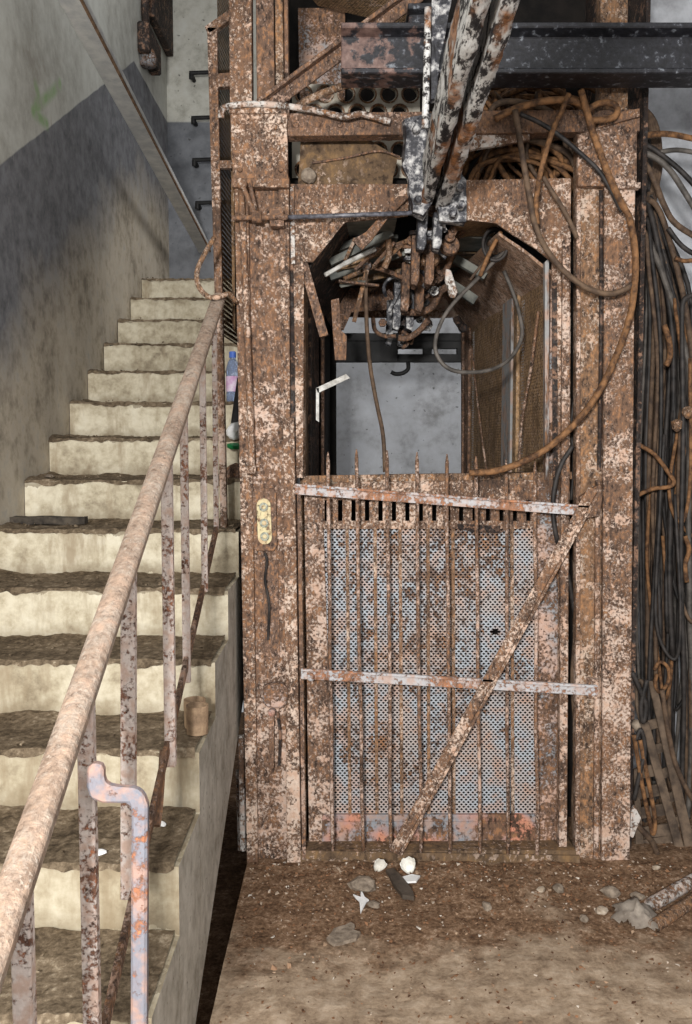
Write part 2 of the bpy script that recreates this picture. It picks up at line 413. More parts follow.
# ------------------------------------------------------------------ object helpers
def thing(name, label, cat, loc, group=None):
    o = bpy.data.objects.new(name, None); COL.objects.link(o); o.location = loc; o.empty_display_size = .05
    o['label'] = label; o['category'] = cat
    if group: o['group'] = group
    return o
def world_of(o):
    p = V(o.location)
    while o.parent: o = o.parent; p += V(o.location)
    return p
def obj(name, bm, mat, parent=None, smooth=False, bevel=0., label=None, fixn=True):
    if fixn: bmesh.ops.recalc_face_normals(bm, faces=bm.faces[:])
    xs = [v.co for v in bm.verts]
    if parent is not None: base = world_of(parent)
    else:
        base = V((sum(min(c[i] for c in xs)+max(c[i] for c in xs) for i in (0,))/2, (min(c.y for c in xs)+max(c.y for c in xs))/2, min(c.z for c in xs)))
    for v in bm.verts: v.co -= base
    me = bpy.data.meshes.new(name); bm.to_mesh(me); bm.free()
    me.materials.append(M[mat] if isinstance(mat, str) else mat)
    if smooth:
        for p in me.polygons: p.use_smooth = True
    o = bpy.data.objects.new(name, me); COL.objects.link(o)
    if parent is not None: o.parent = parent
    else: o.location = base
    if bevel:
        b = o.modifiers.new('bevel', 'BEVEL'); b.width = bevel; b.segments = 1; b.limit_method = 'ANGLE'
    if label: o['label'] = label
    return o
def tag(o, label, cat, group=None):
    o['label'] = label; o['category'] = cat
    if group: o['group'] = group
    return o
def struct(name, bm, mat, parent=None, **k):
    o = obj(name, bm, mat, parent, **k)
    if parent is None: o['kind'] = 'structure'
    return o

# ================================================================== SETTING
XW, XC = -1.2365, -.379            # stair wall, open edge of the flight
STH, STD = .1636, .295             # riser, tread
NY, NZ = 5.514, 2.472              # nosing of the top landing
STZ = NZ - 15*STH
YB = 6.40                          # rear wall
def nose(i): return NY - STD*i, NZ - STH*i
# painted border on the stair wall
def on_wall(px, py):               # where a sight line meets the stair wall
    a = (px - CX)/FPX; Y0 = P(px, py, 1.0); k = XW / Y0.x
    return V((XW, k, EYE + (Y0.z - EYE)*k))
b0, b1 = on_wall(0, 166), on_wall(134, 62)
sl = (b1.z - b0.z)/(b1.y - b0.y)
BORD = (sl, b0.z - sl*b0.y, b1.z)
GR = [on_wall(36, 86), on_wall(39, 98), on_wall(33, 112), on_wall(60, 84), on_wall(47, 124)]

bm = BM(); box(bm, XW-.2, XW, .3, YB+.2, 0, 4.8); struct('wall_left', bm, wall_left_mat())
bm = BM(); box(bm, XW, 2.1, YB, YB+.2, 0, 4.8); struct('wall_back', bm, wall_back_mat())
YR = 3.95
bm = BM(); box(bm, 1.06, 1.9, YR, YR+.15, 0, 4.8); struct('wall_right', bm, pale_wall_mat())
bm = BM(); box(bm, 1.9, 2.1, .3, YB, 0, 4.8); struct('wall_far_right', bm, pale_wall_mat())
bm = BM(); box(bm, XW-.2, 2.1, 1.0, YB+.2, 4.8, 4.95); struct('ceiling', bm, pale_wall_mat())
# floor: gently uneven trodden dirt
bm = BM(); ny = 150; g = []
XE = -.346                                        # slot made up to keep a black strip beside the flight
xs_ = [XW, -.80, XE - .004, XE] + [XE + (1.9 - XE)*k/130 for k in range(1, 131)]; nx = len(xs_) - 1
def fz(x, y):
    e = max(0., 1 - abs(y - 3.0)/.22)
    z = .010*noise.noise(V((x*4, y*4, 1))) + .006*noise.noise(V((x*17, y*17, 5))) + .003*noise.noise(V((x*50, y*50, 9)))
    return z + .012*e*(.6 + noise.noise(V((x*9, y*6, 3))))
for j in range(ny+1):
    y = .3 + (YB - .3)*j/ny
    g.append([bm.verts.new((x, y, -.45 if x < XE - .001 else fz(x, y))) for x in xs_])
for j in range(ny):
    for i in range(nx): bm.faces.new((g[j][i], g[j][i+1], g[j+1][i+1], g[j+1][i]))
struct('floor', bm, floor_mat())

# ------------------------------------------------------------------ staircase
stair = thing('staircase', 'cream concrete staircase with dirt-covered treads climbing along the left wall', 'staircase', (XW, 1.1, 0))
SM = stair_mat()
def soff(y): return max(-.4, .475*(y - 2.16))
for i in range(15, -1, -1):
    y, z = nose(i); y1 = y + STD if i else YB - .025
    bm = BM()
    yy = [y, y1]
    low = [(y1, soff(y1) if i else z-.3), (y, soff(y) if i else z-.3)]
    pts = [(y, z), (y1, z)] + low
    r = random.Random(i)
    # cut the long faces into columns so the nosing can be worn
    cols = 24; rows = []
    for c in range(cols+1):
        x = XW + .003 + (XC - XW - .003)*c/cols; ring = []
        for k, (py, pz) in enumerate(pts):
            w = 0
            if k == 0: w = .010*noise.noise(V((x*7, i*3.3, 0))) + .006*noise.noise(V((x*23, i*1.7, 4)))
            ring.append(bm.verts.new((x, py + (abs(w) if k == 0 else 0), pz - (abs(w)*.8 if k == 0 else 0))))
        rows.append(ring)
    n = len(pts)
    for c in range(cols):
        for k in range(n):
            bm.faces.new((rows[c][k], rows[c][(k+1) % n], rows[c+1][(k+1) % n], rows[c+1][k]))
    bm.faces.new(rows[0]); bm.faces.new(list(reversed(rows[-1])))
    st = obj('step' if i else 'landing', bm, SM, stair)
    # loose dirt lying on the tread, ragged along the nosing
    bm = BM(); nx, ny = 110, 14; g = []
    dep = (STD - .002) if i else (YB - y - .03)
    for b in range(ny+1):
        row = []
        for a in range(nx+1):
            x = XW + .004 + (XC - XW - .014)*a/nx; t = b/ny
            q = V((x*6, (y + t*dep)*6, i*2.1))
            h = .006 + .010*max(0, noise.noise(q)) + .005*noise.noise(q*4) + .004*noise.noise(q*9)
            yy = y + t*dep
            if b == 0:
                hang = .5 + noise.noise(V((x*11, i*5.5, 2))) + .5*noise.noise(V((x*40, i*5.5, 2)))
                yy = y - .003 - .004*max(0, hang); zz = z - .016*max(.1, hang)
            elif b == 1: yy = y + .004; zz = z + max(.002, h*.9)
            else:
                zz = z + max(.003, h) + .022*max(0, t - .55)*(1 + noise.noise(V((x*5, i, 8)))) + (.012*(1 - a/9) if a < 9 else 0)
            row.append(bm.verts.new((x, yy, zz)))
        g.append(row)
    for b in range(ny):
        for a in range(nx): bm.faces.new((g[b][a], g[b][a+1], g[b+1][a+1], g[b+1][a]))
    for k in range(46):                              # crumbs
        x = r.uniform(XW+.02, XC-.02) if r.random() < .6 else r.choice([XW+.03+abs(r.gauss(0,.12)), XC-.02-abs(r.gauss(0,.06))])
        yy = y + r.uniform(.012, STD-.02); s = r.uniform(.003, .008)
        o = V((x, yy, z + .014)); q = [o + V((r.uniform(-1,1), r.uniform(-1,1), r.uniform(-.6,.9)))*s for _ in range(6)]
        try: bmesh.ops.convex_hull(bm, input=[bm.verts.new(p) for p in q])
        except Exception: pass
    obj('tread_dirt', bm, 'tread_dirt', st, smooth=False)

# ------------------------------------------------------------------ balustrade
XR = -.425
def vY(px, X=XR): return X*FPX/(px - CX)         # depth along the lens axis at which the plane X shows at column px
def rail_pt(px, py, X=XR):
    a = (px - CX)/FPX; q = P(px, py, 1.0); k = X/q.x
    return V((X, k, EYE + (q.z - EYE)*k))
bal = thing('balustrade', 'rusty iron stair balustrade with peeling sloping handrail and square balusters', 'railing', (XR, 2.0, .6))
h0, h1 = rail_pt(-9, 955), rail_pt(219, 297)
dirv = (h1 - h0).normalized(); hs = h0 - dirv*.35
def hz(y): return h0.z + (h1.z - h0.z)*(y - h0.y)/(h1.y - h0.y)
bm = BM()
pr = [(.023*cos(a), .013*sin(a) + .004) for a in [pi*k/7 for k in range(8)]] + [(-.023, -.010), (.023, -.010)]
jt = h0 + (h1 - h0)*.70
prof(bm, hs, jt, pr); prof(bm, jt - dirv*.002, h1, [(x*.96, y*.94) for x, y in pr])
obj('handrail', bm, 'handrail', bal, bevel=.002)
l0, l1 = rail_pt(105, 1024), rail_pt(216, 530)
def lz(y): return l0.z + (l1.z - l0.z)*(y - l0.y)/(l1.y - l0.y)
bm = BM(); d2 = (l1 - l0).normalized()
prof(bm, l0 - d2*.3, l1, rect(.012, .028)); obj('bottom_rail', bm, 'rust_brown', bal, bevel=.001)
for k, px in enumerate([217, 203, 186, 166, 129.5, 80, 14]):
    Y = rail_pt(px, 600).y
    if px == 80: foot = .02 + max(0, 0)
    bm = BM(); X = XR + (.006 if k % 2 else 0)
    zt = hz(Y) - .004
    s = [.016, .018, .020, .026, .028, .026, .026][k]
    zb = {217: lz(Y), 203: lz(Y) - .01, 186: lz(Y) - .06, 166: lz(Y) - .055, 129.5: lz(Y) - .01, 80: -.01, 14: .3}[px]
    prof(bm, (X - (.012 if px == 129.5 else 0), Y, zb), (X, Y, zt), rect(s, s*.8), side=(1, 0, 0))
    obj('baluster', bm, 'baluster', bal, bevel=.002)
# short second bar beside the bottom rail down to the concrete
bm = BM(); tube(bm, [rail_pt(163, 750), rail_pt(160, 800), rail_pt(157, 826)], .009, 6, 3); obj('foot_bar', bm, 'rust_brown', bal)
# grey cranked bracket that steps out from a post over the edge of the steps
YBK = 1.36
def bk(px, py): return P(px, py, YBK)
bm = BM()
w = .0145
pts = [bk(92, 791), bk(140, 797), bk(137, 1040)]
plate(bm, [(86, 788), (90, 799), (102, 804), (128, 804), (131, 812), (130, 1060), (146, 1060), (147, 806), (143, 795), (135, 789), (118, 788), (107, 786), (103, 780), (103, 768), (98, 764), (89, 765), (86, 772)], YBK, .020)
obj('cranked_bracket', bm, 'bracket_grey', bal, bevel=.004, label='light grey cranked bracket')
# wire loop at the head of the rail
bm = BM()
tube(bm, [P(214, 238, 3.02), P(204, 255, 2.98), P(197, 272, 2.96), P(199, 287, 2.96), (P(209, 297, 2.97)), P(219, 297, 2.97), P(229, 294, 3.0), P(236, 302, 3.04)], .0085, 8, 5)
obj('end_hook', bm, 'rust_orange', bal, smooth=True)

# ================================================================== LIFT SHAFT FRAME
fr = thing('lift_shaft_frame', 'rusted flaking steel frame of the lift shaft with riveted posts and corner plates', 'lift frame', (.3, YF, 0))
# left post : web, two flanges, half-round bead
bm = BM()
plate(bm, [(246, 178), (286, 178), (296, 868), (256, 868)], YF+.022, .05)
obj('post', bm, 'rust', fr, bevel=.002)
bm = BM()
plate(bm, [(234, 176), (248, 176), (258, 866), (247, 866)], YF-.004, .09)
plate(bm, [(278, 176), (289, 176), (290, 420), (284, 420)], YF+.004, .08)
plate(bm, [(283, 418), (294, 418), (301, 868), (287, 868)], YF+.0, .09)
obj('post_flange', bm, 'rust_pink', fr, bevel=.002)
bm = BM()
tube(bm, [P(241, 186, YF-.018), P(246, 300, YF-.018), P(250, 410, YF-.018), P(252, 470, YF-.018)], .011, 10, 4)
tube(bm, [P(247, 470, YF-.03), P(256, 470, YF-.03)], .016, 10, 1)
obj('conduit', bm, 'rust_pink', fr, smooth=True)
bm = BM()
plate(bm, [(230, 110), (287, 110), (288, 183), (233, 183)], YF-.018, .03)
plate(bm, [(229, 106), (289, 106), (289, 113), (229, 113)], YF-.03, .05)
plate(bm, [(231, 178), (289, 178), (289, 187), (232, 187)], YF-.026, .04)
for x, y in ((239, 122), (279, 122), (240, 170), (281, 170), (276, 128)): bolt(bm, x, y, YF-.02)
obj('collar_plate', bm, 'rust_pink', fr, bevel=.002)
for xs, mt, dy in ((((229, 252), (230, 252)), 'rust_pink', 0), (((256, 274), (257, 275)), 'rust_brown', .03), (((275.5, 283), (276, 284)), 'rust_orange', .01), (((284, 288), (285, 289)), 'rust_brown', .03)):
    bm = BM(); plate(bm, [(xs[0][0]-1, -60), (xs[0][1]-1, -60), (xs[1][1], 112), (xs[1][0], 112)], YF+dy, .06)
    obj('upper_column', bm, mt, fr, bevel=.002)
# narrow side frame at the stair side
bm = BM()
YS = YF+.16
plate(bm, [(207, 27), (217, 27), (226, 480), (228, 600), (222, 600), (218, 420)], YS, .03)
strip(bm, 207, 30, 233, 12, 9, YS, .03)
plate(bm, [(209, 74), (232, 72), (232, 86), (210, 87)], YS-.003, .03)
plate(bm, [(212, 160), (232, 160), (232, 168), (212, 168)], YS+.003, .02)
obj('side_frame', bm, 'rust', fr, bevel=.002)
bm = BM()
a, b_, c_, d_ = P(216, 24, YS+.03), P(216, 352, YS+.03), P(238, 12, YS+.3), P(238, 352, YS+.3)
x0, x1 = a.x, c_.x
perf(bm, lambda u, v: V((-.45+.035*u, YS+.03+.62*u, 1.86+1.3*v)), 34, 70, .5)
obj('side_mesh', bm, 'mesh_brown', fr)
bm = BM(); box(bm, -.409, -.399, YS+.05, YS+.75, 1.88, 3.1); obj('side_sheet', bm, 'mesh_back', fr)
bm = BM(); plate(bm, [(283, -60), (606, -60), (606, 186), (283, 186)], YF+.9, .01); obj('shade_sheet', bm, 'void', fr)  # added black sheet, painted shade behind the gaps and cable bundle
# crossbeam
bm = BM()
plate(bm, [(283, 113), (640, 109), (640, 131), (283, 136)], YF+.012, .06)
for x in (296, 318, 340, 362): bolt(bm, x, 125, YF+.012, .011)
obj('crossbeam', bm, 'rust_brown', fr, bevel=.002)
bm = BM()
tube(bm, [P(221, 118, YF-.03), P(222, 110, YF-.035), P(230, 106, YF-.035), P(255, 104, YF-.035), P(285, 106, YF-.035), P(318, 111, YF-.03), P(345, 117, YF-.03), P(362, 114, YF-.03), P(390, 122, YF-.02)], .0105, 8, 5)
obj('pipe_over_crossbeam', bm, 'rust_white', fr, smooth=True)
# diagonal brace (angle iron)
bm = BM(); strip(bm, 262, 107, 418, -8, 19, YF-.012, .012); strip(bm, 257, 101, 413, -14, 4, YF-.045, .04)
obj('brace', bm, 'rust_brown', fr, bevel=.002)
bm = BM(); tube(bm, [P(290, 112, YF+.06), P(312, 98, YF+.06), P(350, 84, YF+.06), P(385, 76, YF+.07)], .013, 8, 5)
obj('curved_brace', bm, 'rust_orange', fr, smooth=True)
# right post
bm = BM(); plate(bm, [(577, 128), (606, 128), (603, 868), (576, 866)], YF+.03, .05); obj('post', bm, 'rust_orange', fr, bevel=.002)
bm = BM()
plate(bm, [(605, 128), (636, 118), (630, 866), (602, 868)], YF+.004, .08)
plate(bm, [(596, 480), (601, 480), (599, 860), (594, 860)], YF+.015, .02)
obj('post_flange', bm, 'rust', fr, bevel=.003)
bm = BM()
plate(bm, [(577, 186), (581, 186), (580, 862), (575.5, 862)], YF+.014, .03); obj('post_flange', bm, 'rust', fr, bevel=.002)
bm = BM(); tube(bm, [P(601, 190, YF+.018), P(601, 330, YF+.018), P(599, 470, YF+.018)], .007, 6, 3); obj('guide_rod', bm, 'dark_steel', fr)
bm = BM()
plate(bm, [(578, 134), (637, 118), (637, 186), (578, 186)], YF-.008, .03)
plate(bm, [(598, 116), (640, 108), (640, 116), (598, 128)], YF-.02, .04)
plate(bm, [(618, 182), (641, 182), (641, 188), (618, 188)], YF-.02, .03)
for x, y in ((588, 142), (628, 130), (588, 176), (626, 174)): bolt(bm, x, y, YF-.01)
obj('collar_plate', bm, 'rust', fr, bevel=.002)
bm = BM(); plate(bm, [(601, -60), (628, -60), (628, 118), (600, 118)], YF+.03, .06); obj('upper_column', bm, 'rust_orange', fr, bevel=.002)
# lintel plates with the chamfered corners
bm = BM()
plate(bm, [(291, 184), (410, 184), (408, 216), (345, 222), (313, 262), (304, 262), (303, 478), (293, 478)], YF+.05, .012)
obj('lintel_plate', bm, 'rust_pink', fr, bevel=.001)
bm = BM(); plate(bm, [(287, 184), (292, 184), (302, 862), (297, 862)], YF+.04, .05); obj('door_jamb', bm, 'dark_steel', fr)
bm = BM()
plate(bm, [(290, 184), (294, 184), (295, 264), (291, 264)], YF+.03, .03); obj('jamb_bead', bm, 'rust_white', fr)
bm = BM()
plate(bm, [(452, 186), (466, 180), (571, 178), (570, 478), (556, 478), (552, 262), (538, 250), (522, 240), (512, 234), (496, 223), (469, 220), (452, 222)], YF+.05, .012)
obj('lintel_plate', bm, 'rust_pink', fr, bevel=.001)
bm = BM()
plate(bm, [(545, 262), (549, 258), (549, 480), (545, 480)], YF+.07, .03); obj('jamb_bead', bm, 'grey_strip', fr)
bm = BM()
plate(bm, [(563, 240), (570.5, 240), (567, 860), (559, 860)], YF+.03, .03); obj('door_jamb', bm, 'rust', fr, bevel=.002)
bm = BM(); plate(bm, [(560, 190), (590, 190), (590, 862), (552, 862)], YF+.4, .01); obj('slit_shade', bm, 'void', fr)  # added black plate standing in for the shade deep in the slit
bm = BM()
plate(bm, [(552, 280), (557, 280), (558, 480), (553, 480)], YF+.045, .006); obj('chain_strip', bm, 'dark_steel', fr)
# corner strut hanging at the left
bm = BM(); strip(bm, 303, 262, 324, 336, 9, YF+.06, .03); obj('corner_strut', bm, 'rust_brown', fr, bevel=.001)
# plates above the lintel
bm = BM()
hc = []
Yp = YF+.32
# pierced plate: ring of real holes
def holed(bm, x0, y0, x1, y1, nx, ny, r, Y):
    cw, ch = (x1-x0)/nx, (y1-y0)/ny; cs = []
    for j in range(ny):
        off = .5 if j % 2 else 0
        for i in range(-1 if off else 0, nx):
            a, b = max(x0, x0+(i+off)*cw), min(x1, x0+(i+1+off)*cw); t, u = y0+j*ch, y0+(j+1)*ch
            cx, cy = x0+(i+.5+off)*cw, (t+u)/2
            if b - a < cw*.95:
                bm.faces.new([bm.verts.new(P(*q, Y)) for q in ((a,t),(b,t),(b,u),(a,u))]); continue
            out = [(a,t),(cx,t),(b,t),(b,cy),(b,u),(cx,u),(a,u),(a,cy)]
            o = [bm.verts.new(P(*q, Y)) for q in out]; N = 24
            inn = [bm.verts.new(P(cx-r*cos(pi/4+2*pi*k/N)*1.0, cy-r*sin(pi/4+2*pi*k/N), Y)) for k in range(N)]
            back = [bm.verts.new(v.co+V((0,.03,0))) for v in inn]
            per = N//8
            for k in range(N):
                bm.faces.new((inn[k], inn[(k+1)%N], back[(k+1)%N], back[k]))
            for s in range(8):
                ks = [(s*per+q) % N for q in range(per+1)]
                bm.faces.new([o[s]] + [o[(s+1)%8]] + [inn[k] for k in reversed(ks)])
            cs.append((cx, cy))
    return cs
cs = holed(bm, 292, 84, 420, 178, 6, 5, 8.0, Yp)
obj('pierced_plate', bm, plain('putty_plate', rgb(134, 126, 112), rgb(190, 184, 170), 9, .8), fr, label='putty grey plate with large round holes')
bm = BM()
for cx, cy in cs:
    o = P(cx+1, cy+1, Yp+.004); lathe(bm, o, [(.030, -.012), (.034, .004), (.030, .012), (.026, .0)], 20, FRONT, False, False)
obj('hole_rims', bm, 'rust_orange', fr, smooth=True)
bm = BM()
a = [P(301, 135, YF+.14), P(366, 135, YF+.14), P(374, 143, YF+.14), P(398, 156, YF+.13), P(392, 186, YF+.07), P(298, 186, YF+.07)]
prism(bm, a, (0, .01, 0)); roughen(bm, .004, 12, 5); obj('rust_sheet', bm, 'ragged_brown', fr)
bm = BM(); tube(bm, [P(312, 163, YF+.09), P(345, 158, YF+.1), P(378, 151, YF+.11), P(400, 157, YF+.11)], .004, 6, 5); obj('sheet_fold', bm, 'rust_brown', fr)
bm = BM(); stone(bm, P(309, 176, YF+.05), .028, 3, .9); obj('lump', bm, 'concrete_bit', fr)
bm = BM(); plate(bm, [(298, 8), (345, 8), (345, 100), (300, 108)], YF+.8, .02); obj('inner_panel', bm, 'rust_blue', fr)
bm = BM()
qa, qb, qc, qd = P(292, -25, YF+.45), P(420, -25, YF+.45), P(420, 30, YF+.75), P(318, 6, YF+.75)
perf(bm, lambda u, v: qa*(1-u)*(1-v)+qb*u*(1-v)+qc*u*v+qd*(1-u)*v, 34, 30, .55); obj('top_mesh', bm, 'mesh_brown', fr)
# rear and far sheets closing the shaft above the car
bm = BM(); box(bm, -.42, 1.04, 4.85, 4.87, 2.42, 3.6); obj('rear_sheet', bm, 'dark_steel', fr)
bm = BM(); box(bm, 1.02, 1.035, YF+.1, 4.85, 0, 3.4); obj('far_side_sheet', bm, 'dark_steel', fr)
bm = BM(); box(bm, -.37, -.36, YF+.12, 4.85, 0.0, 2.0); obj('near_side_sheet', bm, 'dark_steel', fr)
# right-hand scrap plates visible below the black beam
bm = BM(); plate(bm, [(470, 118), (530, 122), (530, 140), (470, 150)], YF+.03, .02); obj('splice_plate', bm, 'rust_white', fr, bevel=.002)
# threshold
bm = BM(); plate(bm, [(300, 852), (576, 850), (577, 868), (300, 868)], YF+.0, .14); roughen(bm, .004, 8, 6); obj('threshold', bm, 'ragged_brown', fr)
# pipes in the dark gap beside the left post
bm = BM(); tube(bm, [P(241, 735, YF+.05), P(243, 850, YF+.05)], .011, 8, 1); tube(bm, [P(238, 770, YF+.1), P(240, 850, YF+.1)], .008, 8, 1)
obj('foot_pipes', bm, 'rust_white', fr)
# patch strip and slit in the left post
bm = BM(); plate(bm, [(262, 560), (278, 560), (280, 660), (264, 660)], YF+.014, .01); obj('patch_plate', bm, 'rust_brown', fr, bevel=.001)

# call station ------------------------------------------------------
cb = thing('call_button_plate', 'cream three-button call plate on a rusted backing, fixed to the left lift post', 'button panel', P(263, 548, YF))
bm = BM()
plate(bm, [(255, 488), (273, 488), (276, 493), (277, 546), (274, 551), (256, 551), (253, 546), (252, 493)], YF+.002, .022); obj('backing_plate', bm, 'rust_brown', cb, bevel=.002)
bm = BM()
pts = [(263.5+7*cos(a), 505+6.5*sin(a)) for a in [pi+pi*k/8 for k in range(9)]] + [(264.8+7*cos(a), 538+6.5*sin(a)) for a in [pi*k/8 for k in range(9)]]
plate(bm, pts, YF-.008, .012); obj('face_plate', bm, 'cream_worn', cb, bevel=.001)
for x, y in ((263.6, 507), (264.2, 523), (264.8, 536.5)):
    bm = BM(); lathe(bm, P(x, y, YF-.008), [(.0155, -.002), (.0155, .004), (.012, .005)], 18, FRONT); bt = obj('button', bm, 'button', cb)
    bm = BM(); lathe(bm, P(x, y, YF-.012), [(.008, 0), (.008, .004), (.005, .006)], 14, FRONT); obj('button_centre', bm, 'cream_worn', bt)
o = tag(obj('call_wire', (lambda b: (tube(b, [P(265, 553, YF-.002), P(267, 562, YF-.004), P(265, 580, YF+.0), P(269, 605, YF+.0), P(268, 640, YF+.0)], .0045, 8, 6), b)[1])(BM()), 'cable_dark'), 'short black wire hanging below the cream call plate on the left lift post', 'wire')

lk = thing('latch_box', 'small grey worn latch box with hanging strap low on the left lift post', 'latch', P(273, 770, YF))
bm = BM(); plate(bm, [(263, 688), (268, 684), (282, 684), (288, 690), (287, 704), (281, 709), (267, 708), (262, 702)], YF-.03, .04); obj('box', bm, 'rust_blue', lk, bevel=.006)
bm = BM(); lathe(bm, P(272, 712, YF-.02), [(.012, -.01), (.012, .012), (.007, .016)], 12, FRONT); obj('pin', bm, 'rust_red', lk)
bm = BM(); plate(bm, [(268, 716), (274, 716), (274, 768), (270, 770)], YF-.006, .01); obj('strap', bm, 'rust_brown', lk, bevel=.001)
bm = BM(); tube(bm, [P(277, 712, YF-.006), P(280, 735, YF-.004), P(279, 766, YF)], .005, 6, 4); obj('rod', bm, 'dark_steel', lk)

# door crank and rod -----------------------------------------------
ck = thing('door_crank', 'rusty crank arm with long dark rod across the top left of the lift doorway', 'crank', P(250, 220, YF))
bm = BM()
lathe(bm, P(242, 184, YF-.05), [(.016, -.03), (.018, 0), (.018, .012), (.010, .016)], 12, FRONT)
prof(bm, P(242, 184, YF-.055), P(256, 217, YF-.055), rect(.018, .014), side=(0, 1, 0))
prof(bm, P(250, 183, YF-.04), P(256, 212, YF-.04), rect(.012, .012), side=(0, 1, 0))
obj('crank_arm', bm, 'rust_pink', ck, bevel=.003)
bm = BM(); tube(bm, [P(232, 218, YF-.05), P(288, 217, YF-.05)], .009, 8, 1); tube(bm, [P(252, 217, YF-.05), P(262, 217, YF-.05)], .020, 10, 1)
plate(bm, [(269, 208), (283, 208), (284, 226), (270, 226)], YF-.045, .05); obj('bearing', bm, 'rust_brown', ck, bevel=.002)
bm = BM(); tube(bm, [P(283, 217.5, YF-.03), P(412, 213, YF-.03)], .0075, 10, 1); obj('rod', bm, 'rod_steel', ck, smooth=True)

# ================================================================== LIFT CAR
car = thing('lift_car', 'derelict rusted lift car with mesh side walls behind the barred gate', 'lift car', (.3, 3.9, 0))
YD = YF+.085; YK = 4.7
fl, frr = P(304, 478, YD), P(572, 478, YD)
# front panel -- stiles, slotted rail, pierced sheet, kick plate
bm = BM(); plate(bm, [(304, 478), (322, 478), (334, 852), (309, 852)], YD, .03); obj('stile', bm, 'rust', car, bevel=.002)
bm = BM(); plate(bm, [(536, 478), (560, 477), (558, 852), (537, 852)], YD, .03); obj('stile', bm, 'rust_blue', car, bevel=.002)
bm = BM(); plate(bm, [(559, 477), (570, 477), (567, 852), (557, 852)], YD-.01, .04); obj('stile', bm, 'rust_orange', car, bevel=.002)
# slotted rail: built from the webs between real slots
bm = BM()
ys0, ys1 = 500, 521
plate(bm, [(321, 482), (537, 478), (537, ys0), (321, ys0)], YD+.002, .014)
plate(bm, [(321, ys1), (537, ys1), (537, 529), (321, 529)], YD+.002, .014)
x = 321.0; k = 0
while x < 536:
    nx_ = min(537, (324.5 if k == 0 else x + 9.0))
    plate(bm, [(x, ys0), (nx_, ys0), (nx_, ys1), (x, ys1)], YD+.002, .014)
    x = nx_ + 4.45; k += 1
obj('slotted_rail', bm, 'rust_pink', car)
bm = BM(); plate(bm, [(303, 476), (572, 472), (572, 479), (303, 483)], YD-.006, .05); roughen(bm, .003, 14, 4); obj('sill_cap', bm, 'rust_orange', car)
bm = BM()
A, B, C_, D_ = P(322, 820, YD+.012), P(537, 820, YD+.012), P(536, 526, YD+.012), P(321, 526, YD+.012)
perf(bm, lambda u, v: A*(1-u)*(1-v)+B*u*(1-v)+C_*u*v+D_*(1-u)*v, 47, 120, .72, .98)
# the torn hole in the sheet
hole = P(495, 632, YD+.012)
dead = [f for f in bm.faces if (f.calc_center_median()-hole).length < .012 + .008*noise.noise(f.calc_center_median()*40)]
bmesh.ops.delete(bm, geom=dead, context='FACES')
obj('perforated_sheet', bm, 'sheet', car, fixn=False)
for x0, x1 in ((347, 350), (375, 377), (400, 402), (428, 429), (453, 454), (512, 513)):
    bm = BM(); plate(bm, [(x0-1.6, 526), (x0+1.6, 526), (x1+1.6, 820), (x1-1.6, 820)], YD+.004, .008); obj('rib', bm, 'rust_orange', car)
bm = BM(); plate(bm, [(322, 819), (538, 819), (538, 852), (322, 852)], YD-.003, .02); plate(bm, [(322, 815), (538, 815), (538, 822), (322, 822)], YD-.006, .02)
obj('kick_plate', bm, 'rust_red', car, bevel=.002)
bm = BM(); plate(bm, [(458, 524), (500, 526), (500, 533), (478, 533), (458, 529)], YD-.004, .006); roughen(bm, .004, 30, 2); obj('torn_flap', bm, 'dark_steel', car)
# floor of the car and the threshold behind
bm = BM(); box(bm, -.15, .73, YD+.03, YK, .0, .04); obj('car_floor', bm, 'dark_steel', car)
# right-hand wall: frame strips and mesh
rf, rb = P(548, 470, YF+.1), P(464, 400, YK)
def rw(u, z): return V((rf.x + (rb.x - rf.x)*u, rf.y + (rb.y - rf.y)*u, z))
def wall_strip(bm, fn, u0, u1, z0, z1, th):
    s = 1 if fn(0, 0).x > .3 else -1
    hexa(bm, [fn(u0, z0), fn(u1, z0), fn(u1, z0)+V((s*th,0,0)), fn(u0, z0)+V((s*th,0,0)), fn(u0, z1), fn(u1, z1), fn(u1, z1)+V((s*th,0,0)), fn(u0, z1)+V((s*th,0,0))])
ZW = 2.07
for nm, u0, u1, mt in (('wall_post', 0, .035, 'rust_blue'), ('wall_post', .30, .335, 'mesh_brown'), ('wall_post', .36, .46, 'grey_strip'), ('wall_post', .93, 1.0, 'rust_brown')):
    bm = BM(); wall_strip(bm, rw, u0, u1, .04, ZW, .02); obj(nm, bm, mt, car)
for u0, u1 in ((.035, .30), (.46, .93)):
    bm = BM(); perf(bm, lambda u, v: rw(u0+(u1-u0)*u, .9+(ZW-.9)*v)+V((.012, 0, 0)), int((u1-u0)*70), 100, .58); obj('wall_mesh', bm, 'mesh_brown', car, fixn=False)
    bm = BM(); wall_strip(bm, lambda u, z: rw(u, z)+V((.03, 0, 0)), u0, u1, .04, ZW, .01); obj('backing_sheet', bm, 'mesh_back', car)
# bent seam along the mesh
bm = BM()
tube(bm, [rw(.10, ZW-.12), rw(.16, 1.75), rw(.24, 1.55), rw(.27, 1.3)], .006, 6, 4); obj('seam', bm, 'rust_pink', car); bm = BM(); tube(bm, [rw(.88, 1.95), rw(.75, 1.6), rw(.62, 1.3)], .005, 6, 4); obj('seam', bm, 'rust_pink', car)
